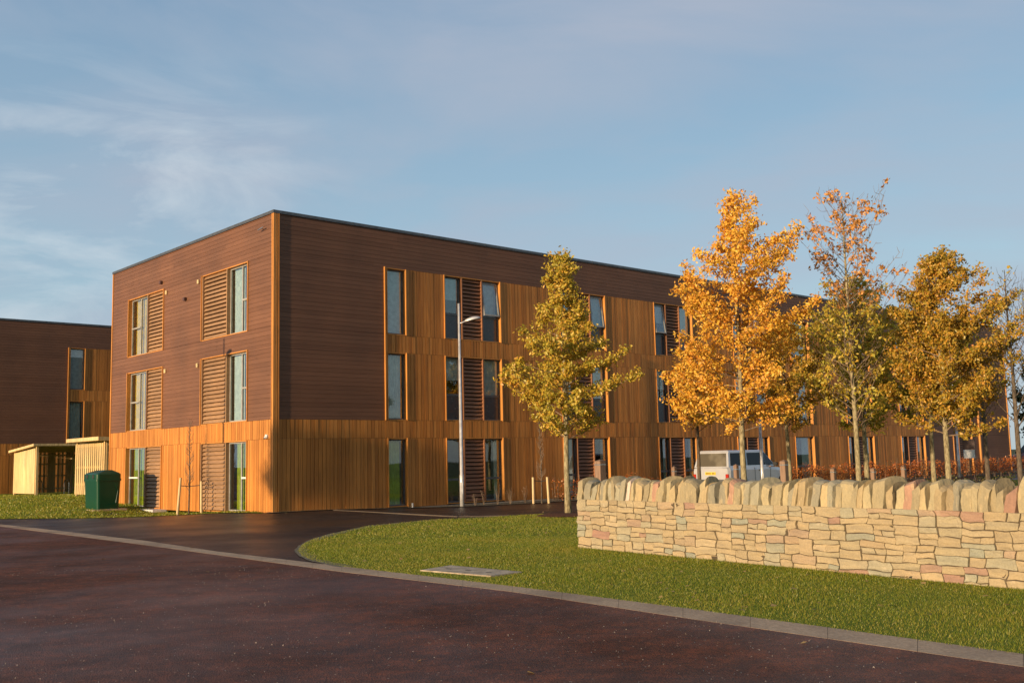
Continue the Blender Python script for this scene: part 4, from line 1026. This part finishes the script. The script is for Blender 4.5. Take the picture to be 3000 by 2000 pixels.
# ------------------------------------------------------------------ cars
def make_car(label, loc, rot, paintmat, group='parked cars'):
    root = empty('parked_car', loc, rot, label, 'car', group)
    # local: x forward, y left; length 4.65
    Lr, Lf, W = -2.32, 2.33, .91
    def prof_loft(name, secs, mat, parent=root, bev=0, smooth=False):
        m = MB(); n = len(secs[0]); vs = [p for s in secs for p in s]
        fs = [(i * n + k, i * n + (k + 1) % n, (i + 1) * n + (k + 1) % n, (i + 1) * n + k) for i in range(len(secs) - 1) for k in range(n)]
        fs += [tuple(range(n - 1, -1, -1)), tuple((len(secs) - 1) * n + k for k in range(n))]; m.add(vs, fs); o = m.build(name, mat, parent, bevel=bev, smooth=smooth)
        bm = bmesh.new(); bm.from_mesh(o.data); bmesh.ops.recalc_face_normals(bm, faces=bm.faces[:]); bm.to_mesh(o.data); bm.free(); return o
    def sec(x, w0, w1, z0, z1, zb):
        return [(x, -w0, z0), (x, -W * w1, z0 + .18), (x, -W * w1, zb - .12), (x, -W * w1 * .965, zb), (x, -W * w1 * .5, z1), (x, W * w1 * .5, z1), (x, W * w1 * .965, zb), (x, W * w1, zb - .12), (x, W * w1, z0 + .18), (x, w0, z0)]
    body = prof_loft('body', [sec(Lr, .7, .93, .42, 1.08, 1.06), sec(Lr + .12, .78, 1.0, .34, 1.12, 1.10), sec(-1.2, .8, 1.0, .3, 1.13, 1.11), sec(.6, .8, 1.0, .3, 1.11, 1.09), sec(1.0, .8, 1.0, .3, 1.10, 1.05), sec(1.9, .78, .98, .34, 1.02, .98), sec(2.22, .74, .93, .38, .96, .9), sec(Lf, .66, .86, .42, .82, .78)], paintmat, smooth=False)
    # greenhouse: roof with glass band
    def cab(x, w, z): return (x, w, z)
    belt = [(Lr + .06, .86), (-1.0, .875), (.35, .87), (1.12, .80)]
    zt = 1.78
    roofp = [(Lr + .22, .74), (-.9, .76), (.1, .75), (.42, .70)]
    m = MB(); n = 4
    vs = [(x, -w, 1.10) for x, w in belt] + [(x, w, 1.10) for x, w in belt[::-1]] + [(x, -w, zt - .07) for x, w in roofp] + [(x, w, zt - .07) for x, w in roofp[::-1]]
    m.add(vs, [(i, (i + 1) % 8, 8 + (i + 1) % 8, 8 + i) for i in range(8)] + [tuple(range(8, 16)), tuple(range(7, -1, -1))]); gh = m.build('cabin', paintmat, root)
    m = MB(); vs = [(x, -w - .012, zt - .075) for x, w in roofp] + [(x, w + .012, zt - .075) for x, w in roofp[::-1]] + [(x * .97, -w * .93, zt) for x, w in roofp] + [(x * .97, w * .93, zt) for x, w in roofp[::-1]]
    m.add(vs, [(i, (i + 1) % 8, 8 + (i + 1) % 8, 8 + i) for i in range(8)] + [tuple(range(8, 16)), tuple(range(7, -1, -1))]); m.build('roof', paintmat, root, bevel=.015)
    def lerp3(a, b, t): return tuple(a[i] + (b[i] - a[i]) * t for i in range(3))
    def panel(name, b0, b1, t0, t1, lo, hi, l, r, mat, out):
        """quad glass panel between belt points b0,b1 and roof points t0,t1"""
        q = []
        for u, v in ((l, lo), (r, lo), (r, hi), (l, hi)): q.append(Vector(lerp3(lerp3(b0, b1, u), lerp3(t0, t1, u), v)))
        nn = (q[1] - q[0]).cross(q[3] - q[0]).normalized()
        if nn.dot(Vector(out)) < 0: nn = -nn
        m = MB(); m.add([p + nn * .004 for p in q] + [p + nn * .012 for p in q], [(4, 5, 6, 7), (0, 1, 5, 4), (1, 2, 6, 5), (2, 3, 7, 6), (3, 0, 4, 7), (3, 2, 1, 0)]); return m.build(name, mat, root)
    for sg in (-1, 1):
        Bp = [(x, sg * w, 1.10) for x, w in belt]; Tp = [(x, sg * w, zt - .07) for x, w in roofp]
        panel('side_window', Bp[0], Bp[1], Tp[0], Tp[1], .1, .93, .1, .94, M['car_glass'], (0, sg, 0)); panel('side_window', Bp[1], Bp[2], Tp[1], Tp[2], .1, .93, .02, .98, M['car_glass'], (0, sg, 0)); panel('side_window', Bp[2], Bp[3], Tp[2], Tp[3], .1, .93, .04, .9, M['car_glass'], (0, sg, 0))
        m = MB(); m.box(.78, .98, sg * .93 - .07, sg * .93 + .09 * sg + .07, 1.08, 1.22) if False else m.box(.76, .90, sg * 1.0 - .1, sg * 1.0 + .1, 1.10, 1.26); m.build('door_mirror', M['black'], root, bevel=.03)
        m = MB(); m.box(-.25, -.05, sg * .905, sg * .93, .93, .97); m.build('door_handle', M['black'], root); m = MB(); m.box(.55, .57, sg * .905, sg * .914, .4, 1.06); m.box(-.55, -.53, sg * .905, sg * .914, .4, 1.06); m.build('door_seam', M['black'], root)
    panel('rear_window', (Lr + .06, -.86, 1.10), (Lr + .06, .86, 1.10), (Lr + .22, -.74, zt - .07), (Lr + .22, .74, zt - .07), .06, .92, .06, .94, M['rear_glass'], (-1, 0, 0))
    panel('windscreen', (1.12, -.80, 1.10), (1.12, .80, 1.10), (.42, -.70, zt - .07), (.42, .70, zt - .07), .06, .94, .05, .95, M['car_glass'], (1, 0, 0))
    for xx in (-1.42, 1.42):
        for sg in (-1, 1):
            m = MB(); m.tube([(xx, sg * .72, .35), (xx, sg * .925, .35)], .35, 22); w = m.build('wheel', M['black'], root); m = MB(); m.tube([(xx, sg * .90, .35), (xx, sg * .935, .35)], .2, 14); m.build('rim', M['steel'], w)
    for sg in (-1, 1):
        m = MB(); m.box(Lr - .012, Lr + .1, sg * .80 - .07, sg * .80 + .07, .52, .84); m.build('tail_light', M['lamp_red'], root, bevel=.012)
        m = MB(); m.box(Lf - .12, Lf - .01, sg * .66 - .15, sg * .66 + .15, .68, .82); m.build('headlight', M['white'], root, bevel=.012)
    m = MB(); m.box(Lr - .06, Lr + .15, -.84, .84, .42, .62); m.build('rear_bumper', M['frame'], root, bevel=.03)
    m = MB(); m.box(Lr - .018, Lr + .0, -.26, .26, .80, .92); pl_ = m.build('number_plate', M['yellow'], root)
    m = MB()
    for i in range(7):
        if i == 4: continue
        y0 = .215 - i * .062; m.box(Lr - .0205, Lr - .0185, y0 - .038, y0, .83, .89)
    m.build('plate_characters', M['black'], pl_)
    return root
t = NT('hazy_rear_glass'); c = t.coord(); colr = t.ramp(t.noise(1.4, 2, c), [(.45, (.09, .08, .06)), (.6, (.16, .145, .11))]); t.pbr(colr, .35, 0, .5); M['rear_glass'] = t.m
rr = Vector((8.56, 41.3, 0))            # rear right corner of the car
cc = rr + D * 2.32 - N * .91
make_car('silver estate car with a hazy rear window and yellow plate, parked behind the wall', (cc.x, cc.y, .0), RZ, M['car_silver'])
make_car('maroon car mostly hidden behind the hedge at the right edge', (38.2, 75.5, .05), RZ + R(60), M['car_red'])

# ------------------------------------------------------------------ things outside the frame that shade the scene
def blocker(label, x, y, h, r, seed, cb=.8, nb=60, mat='leaf_olive'):
    make_tree(label, None, (x, y), h, .1, [(cb - .5, r * .6, r * .6), (cb + .4, r, r), (h * .6, r, r), (h, .2, .2)], nb, cb, mat, seed, per=12, twigs=7, size=.16, clus=.2, keep=.75)
blocker('bushy tree outside the left of the frame, its shadow on the building corner', -30.0, 7.6, 6.9, 1.2, 2001, 4.5, 40)

# ------------------------------------------------------------------ camera
cam = bpy.data.cameras.new('camera'); co = bpy.data.objects.new('camera', cam); COL.objects.link(co)
cam.sensor_width = 36; cam.lens = 36 * 2998.517 / 3000; cam.clip_end = 3000; cam.clip_start = .05
mt = Matrix.Rotation(math.pi / 2 + R(6.531), 4, 'X') @ Matrix.Rotation(-R(1.333), 4, 'Z')
co.matrix_world = Matrix.Translation((0, 0, 1.64)) @ mt
SC.camera = co

# ------------------------------------------------------------------ light
su = bpy.data.lights.new('sun', 'SUN'); su.energy = 5.0; su.angle = R(.55); su.color = (1, .74, .46)
so = bpy.data.objects.new('sun', su); COL.objects.link(so)
ldir = Vector((math.sin(SUN_AZ) * math.cos(SUN_EL), math.cos(SUN_AZ) * math.cos(SUN_EL), -math.sin(SUN_EL)))
so.rotation_euler = ldir.to_track_quat('-Z', 'Y').to_euler()
w = bpy.data.worlds.new('World'); SC.world = w; w.use_nodes = True; nt = w.node_tree; nt.nodes.clear()
def wn(t_, **kw):
    n_ = nt.nodes.new(t_)
    for k_, v_ in kw.items(): setattr(n_, k_, v_)
    return n_
sky = wn('ShaderNodeTexSky', sky_type='NISHITA', sun_disc=False, sun_elevation=SUN_EL, sun_rotation=SUN_AZ + math.pi, altitude=50, air_density=1.0, dust_density=.6, ozone_density=1.6)
tc = wn('ShaderNodeTexCoord'); mp = wn('ShaderNodeMapping'); mp.inputs['Scale'].default_value = (1.0, 1.0, 3.2); mp.inputs['Rotation'].default_value = (R(10), R(-12), 0)
nt.links.new(tc.outputs['Generated'], mp.inputs[0])
n1 = wn('ShaderNodeTexNoise'); n1.inputs['Scale'].default_value = 2.0; n1.inputs['Detail'].default_value = 7; n1.inputs['Roughness'].default_value = .52; n1.inputs['Distortion'].default_value = .5; nt.links.new(mp.outputs[0], n1.inputs['Vector'])
rp = wn('ShaderNodeValToRGB'); rp.color_ramp.elements[0].position = .40; rp.color_ramp.elements[0].color = (0, 0, 0, 1); rp.color_ramp.elements[1].position = .66; rp.color_ramp.elements[1].color = (1, 1, 1, 1); nt.links.new(n1.outputs['Fac'], rp.inputs[0])
mk = wn('ShaderNodeMath', operation='MULTIPLY'); mk.inputs[1].default_value = .85; nt.links.new(rp.outputs[0], mk.inputs[0])
mx = wn('ShaderNodeMix', data_type='RGBA'); nt.links.new(mk.outputs[0], mx.inputs[0]); sep = wn('ShaderNodeSeparateXYZ'); nt.links.new(tc.outputs['Generated'], sep.inputs[0])
hz = wn('ShaderNodeValToRGB'); nt.links.new(sep.outputs['Z'], hz.inputs[0])
for e_, (p_, c_) in zip(hz.color_ramp.elements, ((0.0, (2.45, 3.55, 4.15, 1)), (.55, (1.1, 1.75, 2.8, 1)))): e_.position = p_; e_.color = c_
veil = wn('ShaderNodeMix', data_type='RGBA'); vf = wn('ShaderNodeMapRange', interpolation_type='SMOOTHSTEP'); vf.inputs[1].default_value = -.35; vf.inputs[2].default_value = .35; vf.inputs[3].default_value = .12; vf.inputs[4].default_value = .72; nt.links.new(sep.outputs['Y'], vf.inputs[0]); nt.links.new(vf.outputs[0], veil.inputs[0]); nt.links.new(sky.outputs[0], veil.inputs[6]); nt.links.new(hz.outputs[0], veil.inputs[7])  # haze colour mixed over the sky, thinned behind the camera to cut ambient light
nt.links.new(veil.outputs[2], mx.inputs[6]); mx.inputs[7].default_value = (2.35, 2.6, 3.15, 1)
# brighter wisps low in the western sky
mp2 = wn('ShaderNodeMapping'); mp2.inputs['Scale'].default_value = (1.3, 1.0, 5.0); mp2.inputs['Rotation'].default_value = (0, R(-14), 0); nt.links.new(tc.outputs['Generated'], mp2.inputs[0])
n2 = wn('ShaderNodeTexNoise'); n2.inputs['Scale'].default_value = 3.1; n2.inputs['Detail'].default_value = 8; n2.inputs['Roughness'].default_value = .6; n2.inputs['Distortion'].default_value = .8; nt.links.new(mp2.outputs[0], n2.inputs['Vector'])
r2 = wn('ShaderNodeMapRange'); r2.inputs[1].default_value = .45; r2.inputs[2].default_value = .85; nt.links.new(n2.outputs['Fac'], r2.inputs[0])
r3 = wn('ShaderNodeMapRange', interpolation_type='SMOOTHSTEP'); r3.inputs[1].default_value = -.10; r3.inputs[2].default_value = -.34; nt.links.new(sep.outputs['X'], r3.inputs[0])
r4 = wn('ShaderNodeMapRange', interpolation_type='SMOOTHSTEP'); r4.inputs[1].default_value = .40; r4.inputs[2].default_value = .27; nt.links.new(sep.outputs['Z'], r4.inputs[0])
m1_ = wn('ShaderNodeMath', operation='MULTIPLY'); nt.links.new(r3.outputs[0], m1_.inputs[0]); nt.links.new(r4.outputs[0], m1_.inputs[1])
m2_ = wn('ShaderNodeMath', operation='MULTIPLY'); nt.links.new(m1_.outputs[0], m2_.inputs[0]); nt.links.new(r2.outputs[0], m2_.inputs[1])
mx2 = wn('ShaderNodeMix', data_type='RGBA'); nt.links.new(m2_.outputs[0], mx2.inputs[0]); nt.links.new(mx.outputs[2], mx2.inputs[6]); mx2.inputs[7].default_value = (3.75, 4.1, 4.35, 1)
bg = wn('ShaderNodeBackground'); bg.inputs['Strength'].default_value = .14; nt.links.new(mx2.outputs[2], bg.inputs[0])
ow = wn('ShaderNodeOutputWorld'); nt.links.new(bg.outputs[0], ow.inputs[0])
SC.view_settings.view_transform = 'Standard'; SC.view_settings.look = 'None'; SC.view_settings.gamma = 1; SC.view_settings.exposure = 0.4
SC.cycles.max_bounces = 6; SC.cycles.transparent_max_bounces = 12; SC.cycles.caustics_reflective = False; SC.cycles.caustics_refractive = False
